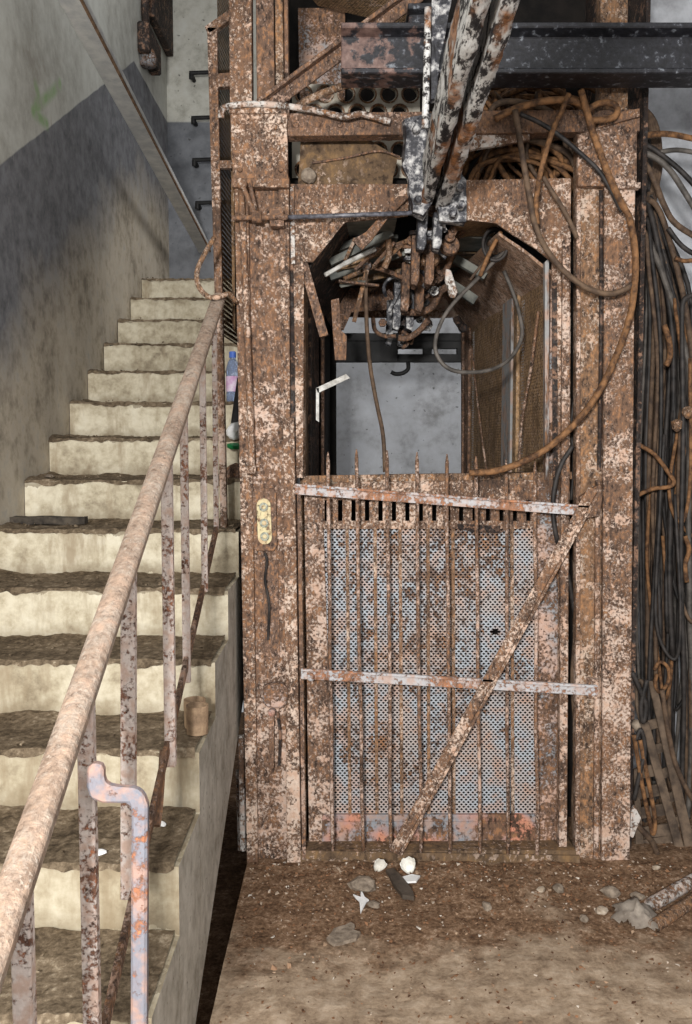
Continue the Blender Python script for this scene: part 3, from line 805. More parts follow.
# left-hand wall
lf, lb = P(305, 400, YF+.12), P(334, 400, YK)
def lw(u, z): return V((lf.x + (lb.x - lf.x)*u, lf.y + (lb.y - lf.y)*u, z))
for u0, u1, mt, off in ((0, .03, 'rust_orange', 0), (.03, .16, 'ragged_brown', -.012), (.16, .20, 'dark_steel', 0), (.20, .55, 'dark_steel', -.02), (.55, .6, 'rust_brown', 0), (.6, 1., 'void', -.02)):
    bm = BM(); wall_strip(bm, lambda u, z: lw(u, z)+V((off, 0, 0)), u0, u1, .04, ZW, .012); obj('wall_post' if off == 0 else 'side_panel', bm, mt, car)
# rear jambs
bm = BM(); plate(bm, [(324, 300), (336, 300), (337, 700), (326, 700)], YK, .04); obj('rear_jamb', bm, 'void', car)
bm = BM(); plate(bm, [(462, 330), (467, 330), (467, 700), (462, 700)], YK, .04); obj('rear_jamb', bm, 'rust_brown', car)
# black rear panel added to keep the pierced sheet dark behind
bm = BM(); box(bm, -.1, .64, YK-.02, YK, .04, 1.02); obj('shade_panel', bm, 'void', car)
bm = BM(); box(bm, -.12, .70, YD+.25, YD+.27, .04, 1.27); obj('inner_panel', bm, 'void', car)  # added black sheet, stands in for shade behind holes and slots
# roof with sloping haunches
ZR = 2.26
bm = BM()
q = [rw(0, ZW-.03)+V((.025, 0, 0)), P(500, 234, YF+.1), V((.47, YK, ZR)), rw(1, ZW-.03)+V((.025, 0, 0))]
prism(bm, q, (.0, .0, .012)); roughen(bm, .006, 9, 5); obj('haunch', bm, 'haunch', car)
bm = BM()
q = [lw(0, ZW-.02), lw(1, ZW-.02), V((lb.x+.14, YK, ZR)), V((lf.x+.14, YF+.12, ZR))]
prism(bm, q, (0, 0, .012)); obj('haunch', bm, 'dark_steel', car)
for k, (x0, x1, y0, y1) in enumerate(((-.05, .18, 3.25, 3.50), (-.05, .2, 3.53, 3.75), (-.05, .55, 3.80, 4.1), (-.05, .55, 4.14, 4.45), (-.05, .55, 4.48, 4.72), (.40, .56, 3.25, 3.5), (.40, .56, 3.53, 3.76))):
    bm = BM(); box(bm, x0, x1, y0, y1, ZR, ZR+.015); obj('roof_slat', bm, ['slat_grey', 'slat_grey', 'ragged_brown', 'slat_grey', 'ragged_brown', 'mesh_brown', 'slat_grey'][k], car)
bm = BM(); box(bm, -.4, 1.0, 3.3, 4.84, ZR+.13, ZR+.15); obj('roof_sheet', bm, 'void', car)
bm = BM()
plate(bm, [(330, 288), (396, 288), (394, 309), (352, 312), (344, 330), (336, 330), (328, 300)], 4.3, .015); roughen(bm, .006, 10, 4); obj('rear_gusset', bm, 'rust_brown', car)
bm = BM()
plate(bm, [(326, 333), (464, 333), (464, 341), (326, 341)], 4.78, .05); plate(bm, [(326, 341), (398, 341), (398, 362), (326, 362)], 4.79, .04)
plate(bm, [(398, 341), (464, 341), (464, 348.5), (398, 348.5)], 4.79, .04); plate(bm, [(398, 354), (464, 354), (464, 362), (398, 362)], 4.79, .04)
plate(bm, [(423, 348), (432, 348), (432, 355), (423, 355)], 4.79, .04); plate(bm, [(457, 348), (464, 348), (464, 355), (457, 355)], 4.79, .04)
obj('rear_header', bm, 'black_iron', car, bevel=.002, label='black slotted header')
bm = BM(); tube(bm, [P(408, 362, 4.78), P(408, 369, 4.77), P(403, 373, 4.77), P(396, 374, 4.77), P(391, 372, 4.77)], .011, 8, 5); obj('header_hook', bm, 'black_iron', car, smooth=True)
# brown hanging strap at the left under the strut
bm = BM(); plate(bm, [(331, 300), (339, 298), (341, 330), (347, 336), (346, 360), (335, 360), (333, 336)], YF+.3, .012); obj('hanging_strap', bm, 'rust_brown', car, bevel=.001)
# white angle bracket
bm = BM(); plate(bm, [(316, 388), (346, 374), (350, 378), (318, 393)], YF+.28, .015); plate(bm, [(316, 388), (319, 388), (319, 422), (316, 420)], YF+.28, .012)
obj('white_bracket', bm, 'white_paint', car, label='white bent bracket')

bm = BM(); plate(bm, [(326, 284), (470, 284), (470, 316), (440, 318), (326, 316)], 4.66, .03); roughen(bm, .006, 9, 5); obj('rear_roof_beam', bm, 'haunch', car)
for x0, y0, x1, y1, w, Y, mt in ((330, 262, 392, 232, 7, 3.42, 'slat_grey'), (334, 250, 380, 230, 6, 3.48, 'slat_grey'), (330, 277, 404, 252, 7, 3.60, 'slat_grey'), (340, 284, 408, 270, 6, 3.75, 'ragged_brown'), (336, 268, 410, 240, 5, 3.54, 'mesh_brown'), (452, 236, 484, 224, 8, 3.5, 'mesh_brown'), (455, 258, 486, 276, 8, 3.7, 'slat_grey'), (440, 276, 476, 300, 9, 3.9, 'slat_grey')):
    bm = BM(); strip(bm, x0, y0, x1, y1, w, Y, .03); roughen(bm, .003, 15, 2); obj('turned_slat', bm, mt, car)  # roof slats turned to face the viewer so they catch light
# rubble on the sill
bm = BM(); stone(bm, P(331, 481, YF+.10), .030, 11, .5); stone(bm, P(345, 481, YF+.11), .018, 12, .5)
tag(obj('plaster_lump', bm, 'concrete_bit'), 'lump of grey plaster lying on the sill at the left of the lift front', 'plaster lump')

# ================================================================== GATE
gt = thing('barred_gate', 'low rusty barred gate with pointed rods and a diagonal stay across the lift doorway', 'gate', P(440, 862, YF-.01))
YG = YF-.015
bm = BM(); strip(bm, 295, 489, 590, 511, 10.5, YG, .008); strip(bm, 295, 485, 590, 507, 2.5, YG-.012, .014); obj('top_bar', bm, 'rail_grey', gt, bevel=.001)
bm = BM(); strip(bm, 301, 674, 598, 691, 10, YG, .008); strip(bm, 301, 670, 598, 687, 2.5, YG-.012, .014); lathe(bm, P(311, 677, YG-.003), [(.014, 0), (.013, .008), (.006, .013)], 12, FRONT); obj('middle_bar', bm, 'rail_grey', gt, bevel=.001)
bm = BM(); strip(bm, 302, 855, 580, 860, 8, YG+.005, .012); obj('bottom_bar', bm, 'ragged_brown', gt, bevel=.001)
tops = [(328, 452), (356.5, 449), (387, 450), (417, 452), (447, 454), (476, 456), (506, 459), (535, 461)]
bots = [(333, 852), (363.5, 853), (391, 856), (421, 855), (450, 857), (480, 858), (508, 859), (537, 861)]
for (a, b), (c, d) in zip(tops, bots):
    bm = BM()
    p0, p1 = P(c, d, YG+.013), P(a, b+9, YG+.013); t = P(a, b, YG+.013)
    mid = [p0.lerp(p1, k/6) + V((random.uniform(-1, 1)*.003, 0, 0))*(1 if 0 < k < 6 else 0) for k in range(7)]
    tube(bm, mid, .0065, 8, 3, cap=True); tube(bm, [p1, t], .0065, 8, 1, r2=.002)
    obj('rod', bm, 'rust_rod', gt, smooth=True)
bm = BM(); strip(bm, 299, 494, 304, 860, 3.6, YG+.004, .014); obj('hinge_stile', bm, 'rust_brown', gt)
bm = BM(); strip(bm, 594, 489, 394, 853, 11.5, YG-.012, .006); strip(bm, 600, 491, 400, 856, 3, YG-.024, .018)
obj('diagonal_stay', bm, 'rust_pink', gt, bevel=.001)
bm = BM(); plate(bm, [(580, 497), (600, 484), (603, 493), (600, 516), (584, 519)], YG+.0, .03); lathe(bm, P(597, 491, YG), [(.012, -.005), (.012, .012), (.006, .016)], 10, FRONT); obj('latch_plate', bm, 'rust', gt, bevel=.002); bm = BM(); plate(bm, [(588, 679), (599, 679), (599, 699), (588, 699)], YG+.009, .03)
obj('latch_plate', bm, 'rust', gt, bevel=.002)

# ================================================================== OVERHEAD STEELWORK
# cross I-beam
ib = thing('steel_beam', 'heavy steel I-beam crossing overhead, black-painted to the right and bare brown at its cut left end', 'beam', P(340, 88, 2.9))
def zed(py, Y): return P(346, py, Y).z
zb, zt = zed(73, 2.9), zed(22, 2.9)
xl = P(341, 50, 2.9).x
pb = [(-.06, 0), (.06, 0), (.06, .016), (.012, .026), (.012, zt-zb-.026), (.06, zt-zb-.016), (.06, zt-zb), (-.06, zt-zb), (-.06, zt-zb-.016), (-.012, zt-zb-.026), (-.012, .026), (-.06, .016)]
bm = BM()
A = [bm.verts.new((xl, 2.96+p, zb+q)) for p, q in pb]; B = [bm.verts.new((1.9, 2.96+p, zb+q)) for p, q in pb]
bm.faces.new(A); bm.faces.new(list(reversed(B)))
for i in range(12): bm.faces.new((A[(i+1) % 12], A[i], B[i], B[(i+1) % 12]))
obj('beam_body', bm, 'beam', ib, bevel=.003)
# angle stub tucked behind
bm = BM(); plate(bm, [(409, 5), (446, 4), (446, 40), (409, 40)], 3.03, .1); plate(bm, [(408, 3), (446, 2), (446, 8), (408, 9)], 2.99, .14)
tag(obj('beam_stub', bm, 'beam', bevel=.002), 'short stub of brown beam behind the left end of the overhead I-beam', 'beam')
# twin rails running from above the viewer into the lift
zl = 2.262
def rail(name, n0, n1, f0, f1, label, seed):
    bm = BM(); y0, y1 = 1.0, 3.12; N = 90; top = .14
    ring = []
    pr_ = [(0, 0), (.33, -.004), (.67, -.004), (1, 0), (1.0, .03), (.8, .045), (.8, .09), (1., top-.02), (1., top), (.5, top), (0, top), (0, top-.02), (.12, .09), (.12, .05), (0, .034)]
    for k in range(N+1):
        y = y0 + (y1-y0)*k/N; u = (y-1.66)/(3.0-1.66); a = n0+(f0-n0)*u; b = n1+(f1-n1)*u
        row = []
        for i, (s, h) in enumerate(pr_):
            p = V((a+(b-a)*s, y, zl+h)); q = p*22 + V((seed, 0, 0))
            am = .0042
            p += V((noise.noise(q), 0, noise.noise(q+V((9, 9, 9)))))*am + V((noise.noise(q*.3), 0, noise.noise(q*.3+V((5, 0, 0)))))*am
            row.append(bm.verts.new(p))
        ring.append(row)
    n = len(pr_)
    for k in range(N):
        for i in range(n): bm.faces.new((ring[k][i], ring[k][(i+1) % n], ring[k+1][(i+1) % n], ring[k+1][i]))
    bm.faces.new(ring[0]); bm.faces.new(list(reversed(ring[-1])))
    return tag(obj(name, bm, 'crust', smooth=True), label, 'rail')
rail('overhead_rail', .230, .264, .250, .284, 'left of the twin overhead rails crusted with white flaking paint, entering the lift', 0)
rail('overhead_rail', .284, .318, .304, .347, 'right of the twin overhead rails crusted with white flaking paint, entering the lift', 40)
# hanger gear where the rails meet the lift front
hg = thing('rail_hanger', 'black tarred hanger bracket with bolts carrying the overhead rails at the lift front', 'bracket', P(420, 225, YF-.06))
bm = BM(); tube(bm, [P(428, 8, 2.85), P(427, 60, 2.85), P(425, 128, 2.87)], .011, 10, 3); obj('hanger_rod', bm, 'crust', hg, smooth=True)
bm = BM(); plate(bm, [(404, 118), (444, 112), (444, 140), (436, 150), (432, 205), (424, 216), (412, 212), (409, 180), (402, 165), (405, 140)], YF-.03, .05); roughen(bm, .010, 16, 4); obj('hanger_plate', bm, 'crust_dark', hg)
bm = BM(); plate(bm, [(437, 190), (456, 165), (466, 180), (466, 222), (440, 220)], YF-.0, .06); roughen(bm, .006, 16, 4); obj('hanger_plate', bm, 'crust_dark', hg)
for x, y in ((460, 188), (461, 205), (453, 214), (418, 200), (416, 130), (430, 126)):
    bm = BM(); lathe(bm, P(x, y, YF-.045), [(.014, -.02), (.014, .012), (.009, .018)], 6, FRONT); obj('hanger_bolt', bm, 'crust_dark', hg)
bm = BM(); plate(bm, [(432, 0), (452, 0), (440, 60), (436, 100), (430, 100), (431, 50)], 2.88, .03); roughen(bm, .006, 14, 3); obj('side_cheek', bm, 'crust_dark', hg)
bm = BM(); prism(bm, [P(352, 240, YF+.09), P(366, 232, YF+.08), P(398, 196, YF-.0), P(410, 196, YF-.0), P(388, 218, YF+.03), P(372, 240, YF+.08), P(362, 250, YF+.1)], (0, .012, 0)); obj('bent_plate', bm, 'rust_brown', hg)

# gear hanging under the roof of the car
sw = thing('switch_gear', 'clump of rusty track switch levers and hooks hanging inside the top of the lift', 'lift gear', P(410, 350, 3.7))
prs = [(431, 212, 250, 3.18, 11, 'crust_dark'), (424, 235, 285, 3.36, 10, 'rust_brown'), (414, 262, 312, 3.6, 10, 'rust_brown'), (405, 278, 330, 3.8, 9, 'crust_dark'), (397, 300, 346, 4.0, 8, 'crust_dark')]
for x, y0, y1, Y, w, mt in prs:
    for s in (-1, 1):
        bm = BM(); cx = x + s*(w*.5 + 2.2)
        plate(bm, [(cx-w*.45, y0), (cx+w*.45, y0), (cx+w*.45-2, y1-6), (cx+w*.2-2, y1), (cx-w*.4-2, y1-2)], Y, .06); roughen(bm, .004, 25, 2); obj('side_plate', bm, mt, sw, bevel=.002)
for pts, r, mt in (([(474, 218), (464, 228), (455, 242), (447, 268), (436, 282), (420, 288), (412, 286)], .013, 'rust_brown'),
                   ([(452, 284), (440, 292), (433, 306), (421, 312), (404, 312)], .015, 'rust_brown'),
                   ([(428, 320), (420, 330), (408, 338), (398, 338)], .013, 'rust_brown'),
                   ([(368, 266), (384, 270), (404, 278), (418, 282)], .010, 'rust_brown'),
                   ([(373, 318), (375, 330), (384, 336), (396, 336)], .009, 'rust_brown')):
    bm = BM(); tube(bm, [P(x, y, 3.42 + .004*(y-230)) for x, y in pts], r, 8, 5); obj('lever', bm, mt, sw, smooth=True)
bm = BM(); lathe(bm, P(366, 265, 3.5), [(.012, -.02), (.02, -.012), (.022, .0), (.018, .012), (.008, .02)], 14, FRONT); obj('ball_knob', bm, 'rust_blue', sw, smooth=True)
bm = BM(); lathe(bm, P(450, 246, 3.35), [(.034, -.02), (.036, .0), (.032, .02), (.012, .024)], 16, FRONT); obj('roller', bm, 'rust_brown', sw)
bm = BM(); lathe(bm, P(430, 258, 3.42), [(.034, -.02), (.038, .0), (.032, .02), (.012, .024)], 16, FRONT); obj('roller', bm, 'rust_orange', sw)
bm = BM(); prof(bm, P(367, 270, 3.5), P(354, 322, 3.5), rect(.016, .012)); obj('stay', bm, 'rust_orange', sw)
bm = BM(); tube(bm, [P(388, 240, 3.45), P(389, 255, 3.45), P(384, 268, 3.45)], .012, 6, 3); obj('bent_stub', bm, 'rust_orange', sw)
bm = BM(); prof(bm, P(456, 318, 3.9), P(464, 330, 3.95), rect(.03, .02)); lathe(bm, P(463, 328, 3.9), [(.018, -.02), (.018, .02), (.01, .024)], 12, FRONT); obj('pivot', bm, 'dark_steel', sw)

rr = random.Random(17)
for k in range(52):
    u = rr.random(); cx = 432 - 42*u + rr.uniform(-18, 34); cy = 222 + 112*u + rr.uniform(-14, 12); Y = 3.22 + .8*u + rr.uniform(-.06, .06)
    bm = BM(); o = P(cx, cy, Y); t = k % 3
    if t == 0: lathe(bm, o, [(.016, -.02), (.018, 0), (.018, .016), (.009, .02), (.009, .035)], 6 if k % 2 else 12, FRONT)
    elif t == 1:
        a = rr.uniform(0, 3.1); d = V((cos(a), rr.uniform(-.3, .3), sin(a)))*rr.uniform(.03, .06); prof(bm, o-d, o+d, rect(.022, .014), side=(0, 1, 0)); roughen(bm, .004, 40, 1)
    else:
        a = rr.uniform(0, 6.2); r_ = rr.uniform(.02, .045); tube(bm, [o+V((cos(a+j*.7)*r_, .01*j, sin(a+j*.7)*r_)) for j in range(5)], .008, 6, 4)
    obj(['gear_bolt', 'link_bar', 'hook'][t], bm, rr.choice(['rust_brown', 'crust_dark', 'rust_brown', 'dark_steel', 'crust_dark', 'crust']), sw)
# loose bits caught in the roof
def loose(name, bm, mat, label, cat, group=None, **k): return tag(obj(name, bm, mat, **k), label, cat, group)
bm = BM(); tube(bm, [P(325, 275, 3.32), P(344, 264, 3.34)], .008, 8, 1); tube(bm, [P(344, 264, 3.34), P(375, 249, 3.38)], .009, 8, 1)
loose('broken_tube', bm, 'white_paint', 'thin white broken tube lodged slantwise under the lift roof at left', 'tube')
bm = BM(); plate(bm, [(446, 268), (451, 270), (458, 292), (455, 298), (450, 297), (445, 280)], 3.3, .02)
loose('chipped_plate', bm, 'rust_white', 'white chipped metal tag dangling upright in the lift roof opening', 'metal plate', bevel=.003)
rr = random.Random(5)
for k in range(7):
    bm = BM(); x0 = rr.uniform(328, 345); y0 = rr.uniform(262, 288); L = rr.uniform(24, 44); a = rr.uniform(-.5, .15)
    prof(bm, P(x0, y0, 3.40+.05*k), P(x0+L, y0+L*a, 3.45+.05*k), rect(.014, .008))
    loose('splintered_lath', bm, ['rust_brown', 'slat_grey', 'rust_orange', 'mesh_brown'][k % 4], 'thin broken lath jumbled under the lift roof at left', 'lath', 'broken laths under the lift roof')
for k in range(5):
    bm = BM(); x0 = 345 + 10*k; y0 = 236 + rr.uniform(0, 12)
    prof(bm, P(x0, y0+22, 3.36+.03*k), P(x0+rr.uniform(6, 26), y0, 3.40+.03*k), rect(.012, .006))
    loose('bent_rod', bm, ['rust_orange', 'rust_brown'][k % 2], 'short bent rusty rod sticking out under the lift roof plate', 'rod', 'bent rods under the lift roof plate')

# ================================================================== CABLES
def cable(pts, r, mat, label, group=None, name='cable', n=8, sub=7, cat='cable'):
    bm = BM(); tube(bm, [P(x, y, Y) for x, y, Y in pts], r, n, sub)
    return tag(obj(name, bm, mat, smooth=True), label, cat, group)
def at(pts, Y): return [(x, y, Y) for x, y in pts]
cable(at([(581, 90), (587, 112), (594, 135), (603, 160), (611, 181), (622, 204), (630, 220), (635, 250), (635, 280), (630, 316), (618, 352), (600, 390), (578, 420), (549, 447), (520, 463), (495, 471), (469, 473)], YF-.07), .0115, 'cable_rust',
      'longest thick rusty cable looping down over the right post to the gate top', )
cable(at([(586, 108), (577, 102), (565, 100), (545, 101), (527, 105), (510, 111), (495, 119)], YF-.05), .012, 'cable_rust', 'rust-orange cable arching along the crossbeam right of the rails')
cable(at([(515, 110), (519, 135), (524, 165), (529, 195), (535, 225), (545, 247), (560, 267), (577, 282), (594, 291), (611, 294), (624, 290), (633, 284)], YF-.065), .010, 'cable_brown', 'brown cable hanging in a U from the crossbeam across the right post')
cable(at([(569, 94), (562, 110), (553, 130), (545, 155), (539, 180), (536, 205), (537, 224)], YF-.06), .009, 'cable_rust', 'short rusty cable slanting down from the black beam onto the right lintel plate')
cable(at([(520, 114), (540, 123), (560, 136), (580, 153), (598, 170), (611, 190), (622, 212)], YF-.055), .008, 'cable_dark', 'thin dark cable crossing diagonally over the right post top')
cable(at([(543, 177), (551, 190), (560, 204), (569, 220), (577, 238)], YF-.03), .008, 'cable_brown', 'brown cable end lying along the right edge of the right lintel plate')
cable(at([(586, 112), (598, 104), (610, 103), (617, 108), (615, 116), (604, 120), (590, 120)], YF-.055), .011, 'cable_rust', 'rust-orange hooked cable end curled on the right post top')
cable([(504, 271, 3.36), (512, 290, 3.35), (519, 312, 3.34), (522, 335, 3.32), (513, 355, 3.3), (498, 367, 3.28), (478, 372, 3.26), (455, 371, 3.25), (441, 362, 3.25), (435, 346, 3.25), (440, 325, 3.26), (452, 305, 3.27), (477, 279, 3.29), (500, 256, 3.31), (515, 246, 3.34)], .0075, 'cable_grey', 'grey-green cable hanging in a large loop inside the lift doorway')
cable([(366, 272, 3.5), (366, 300, 3.5), (367, 330, 3.5), (370, 365, 3.5), (376, 400, 3.5), (383, 435, 3.5), (385, 472, 3.5)], .008, 'cable_brown', 'single cable dangling straight down in the lift opening in front of the pale wall')
cable([(573, 446, 3.1), (562, 463, 3.1), (555, 485, 3.1), (553, 510, 3.1), (556, 535, 3.1), (562, 556, 3.12), (570, 585, 3.14), (576, 625, 3.15)], .0085, 'cable_dark', 'dark cable bowing behind the right end of the gate top bar')
cable([(574, 560, 3.16), (576, 620, 3.15), (572, 680, 3.15), (576, 740, 3.15), (573, 800, 3.15), (574, 856, 3.15)], .007, 'cable_brown', 'cable hanging down the dark slit left of the right post')
cable(at([(574, 400), (571, 430), (574, 460), (571, 500)], 3.2), .006, 'cable_dark', 'short dark cable deep in the slit beside the right post')
# small coil at the right of the roof
cl = []
for k in range(26):
    a = k*.62; cl.append((495 + (13 - .2*k)*cos(a), 244 + (17 - .2*k)*sin(a), 3.28 + .004*k))
cable(cl, .0065, 'cable_dark', 'small tangled coil of dark wire under the right lintel plate', sub=3)
cable(at([(501, 232), (490, 252), (480, 276)], 3.24), .008, 'cable_rust', 'straight orange rusty wire slanting beside the small wire coil')
cable(at([(500, 238), (488, 256), (470, 280)], 3.27), .005, 'cable_brown', 'thin brown wire slanting behind the small wire coil')

# bundle behind the crossbeam, under the black beam
rr = random.Random(21)
for k in range(100):
    x0 = rr.uniform(462, 505); x1 = rr.uniform(545, 600); y0 = rr.uniform(105, 180); Y = rr.uniform(3.20, 3.45)
    up = rr.uniform(10, 42)
    pts = [(x0-8, y0+rr.uniform(10, 30), Y+.05), (x0+6, y0-up*.4, Y), ((x0+x1)/2+rr.uniform(-12, 12), y0-up*rr.uniform(.3, .9), Y-.03), (x1, y0+rr.uniform(-16, 18), Y), (x1+rr.uniform(-6, 14), y0+rr.uniform(22, 60), Y+.04)]
    if k % 3 == 0: pts = [(x0+rr.uniform(0, 40), 92, Y), (x0+rr.uniform(15, 45), 125, Y), (x0+rr.uniform(20, 60), 158, Y), (x0+rr.uniform(30, 80), 200, Y+.03)]
    cable(pts, rr.choice([.007, .008, .010, .011]), rr.choice(['cable_rust', 'cable_rust', 'cable_brown', 'cable_brown', 'cable_rust']), 'rusty cable in the knotted bundle behind the crossbeam right of the rails', 'cables knotted behind the crossbeam', sub=6, n=6)
# big coil sweeping down behind the right post head
rr = random.Random(4)
for k in range(9):
    dx = k*3.2
    cable([(600+dx*.5, 84+k, 3.4), (626+dx, 100+k*2, 3.42), (640+dx*.8, 140+k*2, 3.45), (641+dx*.6, 190, 3.45), (636+dx*.4, 240, 3.42)], .009, rr.choice(['cable_brown', 'cable_dark']), 'dark cable coiled round the back of the right post head', 'cables coiled behind the right post head', sub=6, n=6)
# the fan leaving the post and the hanging curtain
fan = [([(632, 140), (648, 135), (668, 134), (690, 138), (706, 142)], .011, 'cable_rust', 'rust-brown cable running level rightwards from the right post head'),
       ([(634, 143), (650, 147), (668, 160), (684, 174), (704, 196)], .010, 'cable_dark', 'dark cable slanting off to the right just under the level cable'),
       ([(634, 150), (652, 156), (668, 168), (682, 188), (704, 224)], .011, 'cable_grey', 'grey cable slanting off to the right, third from the top of the fan'),
       ([(634, 156), (646, 165), (655, 182), (664, 205), (676, 224), (706, 243)], .011, 'cable_brown', 'brown cable of the fan arching steeply down at right'),
       ([(660, 152), (676, 150), (692, 152), (708, 156)], .009, 'cable_grey', 'grey cable leaving at the picture edge below the level cable'),
       ([(668, 228), (680, 244), (694, 254), (710, 260)], .009, 'cable_dark', 'dark cable swinging off to the right below the brown arching one'),
       ([(675, 258), (686, 261), (706, 258)], .008, 'cable_rust', 'short orange cable end on the pale wall at far right'),
       ([(640, 445), (655, 455), (668, 472), (674, 482), (668, 487), (652, 489), (636, 496)], .008, 'cable_rust', 'rust-orange wire bent into a V beside the right post'),
       ([(680, 820), (684, 700), (681, 560), (683, 440), (682, 330), (683, 303), (690, 296), (706, 292)], .009, 'cable_dark', 'dark cable hanging plumb and hooking right near the picture edge'),
       ([(664, 325), (669, 340), (670, 356), (666, 366)], .011, 'cable_rust', 'short orange bent cable end amid the hanging curtain'),
       ([(654, 670), (660, 662), (668, 668), (668, 682), (660, 692), (655, 684), (657, 674)], .007, 'cable_rust', 'orange wire ring hanging above the slotted rack'),
       ([(685, 536), (689, 550), (685, 566), (687, 582)], .009, 'cable_rust', 'ochre wavy cable end at the picture edge')]
for pts, r, mt, lb_ in fan: cable(at(pts, 3.30), r, mt, lb_)
rr = random.Random(99)
N = 52
for k in range(N):
    t = k/(N-1)
    sx = rr.uniform(634, 648); sy = rr.uniform(186, 232)
    xe = 640 + 56*t + rr.uniform(-6, 6); Y = rr.uniform(3.36, 3.82); ye = rr.choice([rr.uniform(560, 860), rr.uniform(700, 866)])
    bow = rr.uniform(2, 16)
    pts = [(sx-6, sy+14, Y-.12), (sx+4, sy, Y-.08), (sx + (xe-sx)*.35 + bow*.5, sy + rr.uniform(22, 40), Y-.04), (sx + (xe-sx)*.75 + bow, sy + rr.uniform(110, 150), Y)]
    yy = sy + 160; x = pts[-1][0]
    while yy < ye - 80:
        yy += rr.uniform(80, 130); x += (xe - x)*.4 + rr.uniform(-5, 5); pts.append((x, min(yy, ye-20), Y + rr.uniform(-.02, .02)))
    pts.append((x + rr.uniform(-5, 5), ye, Y))
    cable(pts, rr.choice([.0065, .008, .008, .0095, .011]), rr.choice(['cable_dark', 'cable_grey', 'cable_dark', 'cable_dark', 'cable_dark', 'cable_brown']), 'cable in the long curtain hanging on the pale wall right of the lift', 'cables hanging right of the lift', sub=5, n=6)
for k in range(10):
    x = rr.uniform(650, 690); Y = rr.uniform(3.3, 3.6)
    y0 = rr.uniform(290, 500); pts = [(x, y0, Y), (x+rr.uniform(-12, 12), y0+90, Y), (x+rr.uniform(-16, 16), y0+190, Y), (x+rr.uniform(2, 14), y0+225, Y-.02), (x+rr.uniform(14, 24), y0+180, Y-.03), (x+rr.uniform(10, 20), y0+60, Y)]
    cable(pts, .007, rr.choice(['cable_dark', 'cable_brown', 'cable_rust']), 'cable doubled back in a hanging bight among the curtain at right', 'hanging cable bights at right', sub=6, n=6)
# rusty clamps among the cables
bm = BM(); stone(bm, P(677, 425, 3.28), .03, 31, .8); stone(bm, P(688, 412, 3.28), .022, 32, 1.1); tag(obj('rusty_clamp', bm, 'rust_orange'), 'ochre rusted clamp knotted in the hanging cables at the picture edge', 'clamp')
# conduits on the wall
for px, y0, y1, lb_ in ((688, 560, 760, 'grey conduit pipe low on the pale wall at the picture edge'), (662, 440, 640, 'pale conduit pipe behind the cable curtain')):
    bm = BM(); tube(bm, [P(px, y0, YR-.021), V((P(px, y0, YR).x, YR-.021, .0))], .022, 10, 1); tube(bm, [P(px, (y0+y1)/2-8, YR-.03), P(px, (y0+y1)/2+8, YR-.03)], .027, 10, 1)
    tag(obj('conduit_pipe', bm, 'pole', smooth=False), lb_, 'pipe')

# ------------------------------------------------------------------ slotted rack leaning at the right
rk = thing('slotted_rack', 'dark steel slotted rack leaning against the cables beside the right post foot', 'rack', P(660, 862, 3.2))
def rp(px, py, o=0): return P(px, py, 3.20 + (862-py)*.0009 + o)
def rplate(bm, pts, th=.01, o=0): prism(bm, [rp(x, y, o) for x, y in pts], (0, th, 0))
def lerp(a, b, t): return (a[0]+(b[0]-a[0])*t, a[1]+(b[1]-a[1])*t)
Lr = [(644, 722), (681, 852)]; Rr = [(649, 681), (691, 848)]; Ll = [(634, 745), (636, 858)]
bm = BM(); rplate(bm, [(648, 680), (655, 682), (694, 847), (686, 851)], .012, -.02); rplate(bm, [(653, 681), (656, 682), (696, 847), (693, 849)], .04, -.02); obj('rail', bm, 'rack', rk, bevel=.002)
bm = BM(); rplate(bm, [(640, 722), (648, 722), (684, 851), (676, 851)], .012, -.02); rplate(bm, [(646, 722), (649, 722), (685, 850), (682, 851)], .04, -.02); obj('rail', bm, 'rack', rk, bevel=.002)
bm = BM(); rplate(bm, [(676, 848), (691, 845), (693, 852), (680, 856)], .04, -.02); obj('end_web', bm, 'rack', rk, bevel=.003)
for k in range(6):
    t = k/5; a = lerp((644, 722), (680, 845), t); b = lerp((661, 720), (689, 838), t); bm = BM()
    rplate(bm, [(a[0], a[1]), (b[0], b[1]-3), (b[0]+3, b[1]+6), (a[0]+3, a[1]+9)], .006, 0.0); obj('rung', bm, 'rack', rk)
for k in range(4):
    t = .36 + .16*k; b = lerp((644, 722), (680, 845), t); bm = BM()
    rplate(bm, [(637 + 2*k, b[1]+2), (b[0]+2, b[1]-3), (b[0]+3, b[1]+9), (638 + 2*k, b[1]+13)], .006, 0.0); obj('rung', bm, 'rack', rk)
bm = BM(); rplate(bm, [(634, 770), (638, 768), (644, 850), (636, 856)], .012, 0); rplate(bm, [(634, 842), (676, 834), (680, 853), (660, 858), (636, 860)], .008, .01); obj('base_plate', bm, 'rack', rk)
bm = BM(); tube(bm, [rp(641, 722), rp(637, 705), rp(636, 690), rp(638, 682), rp(642, 682), rp(644, 695), rp(643, 722)], .008, 8, 5); obj('strap_loop', bm, 'rack', rk, smooth=True)
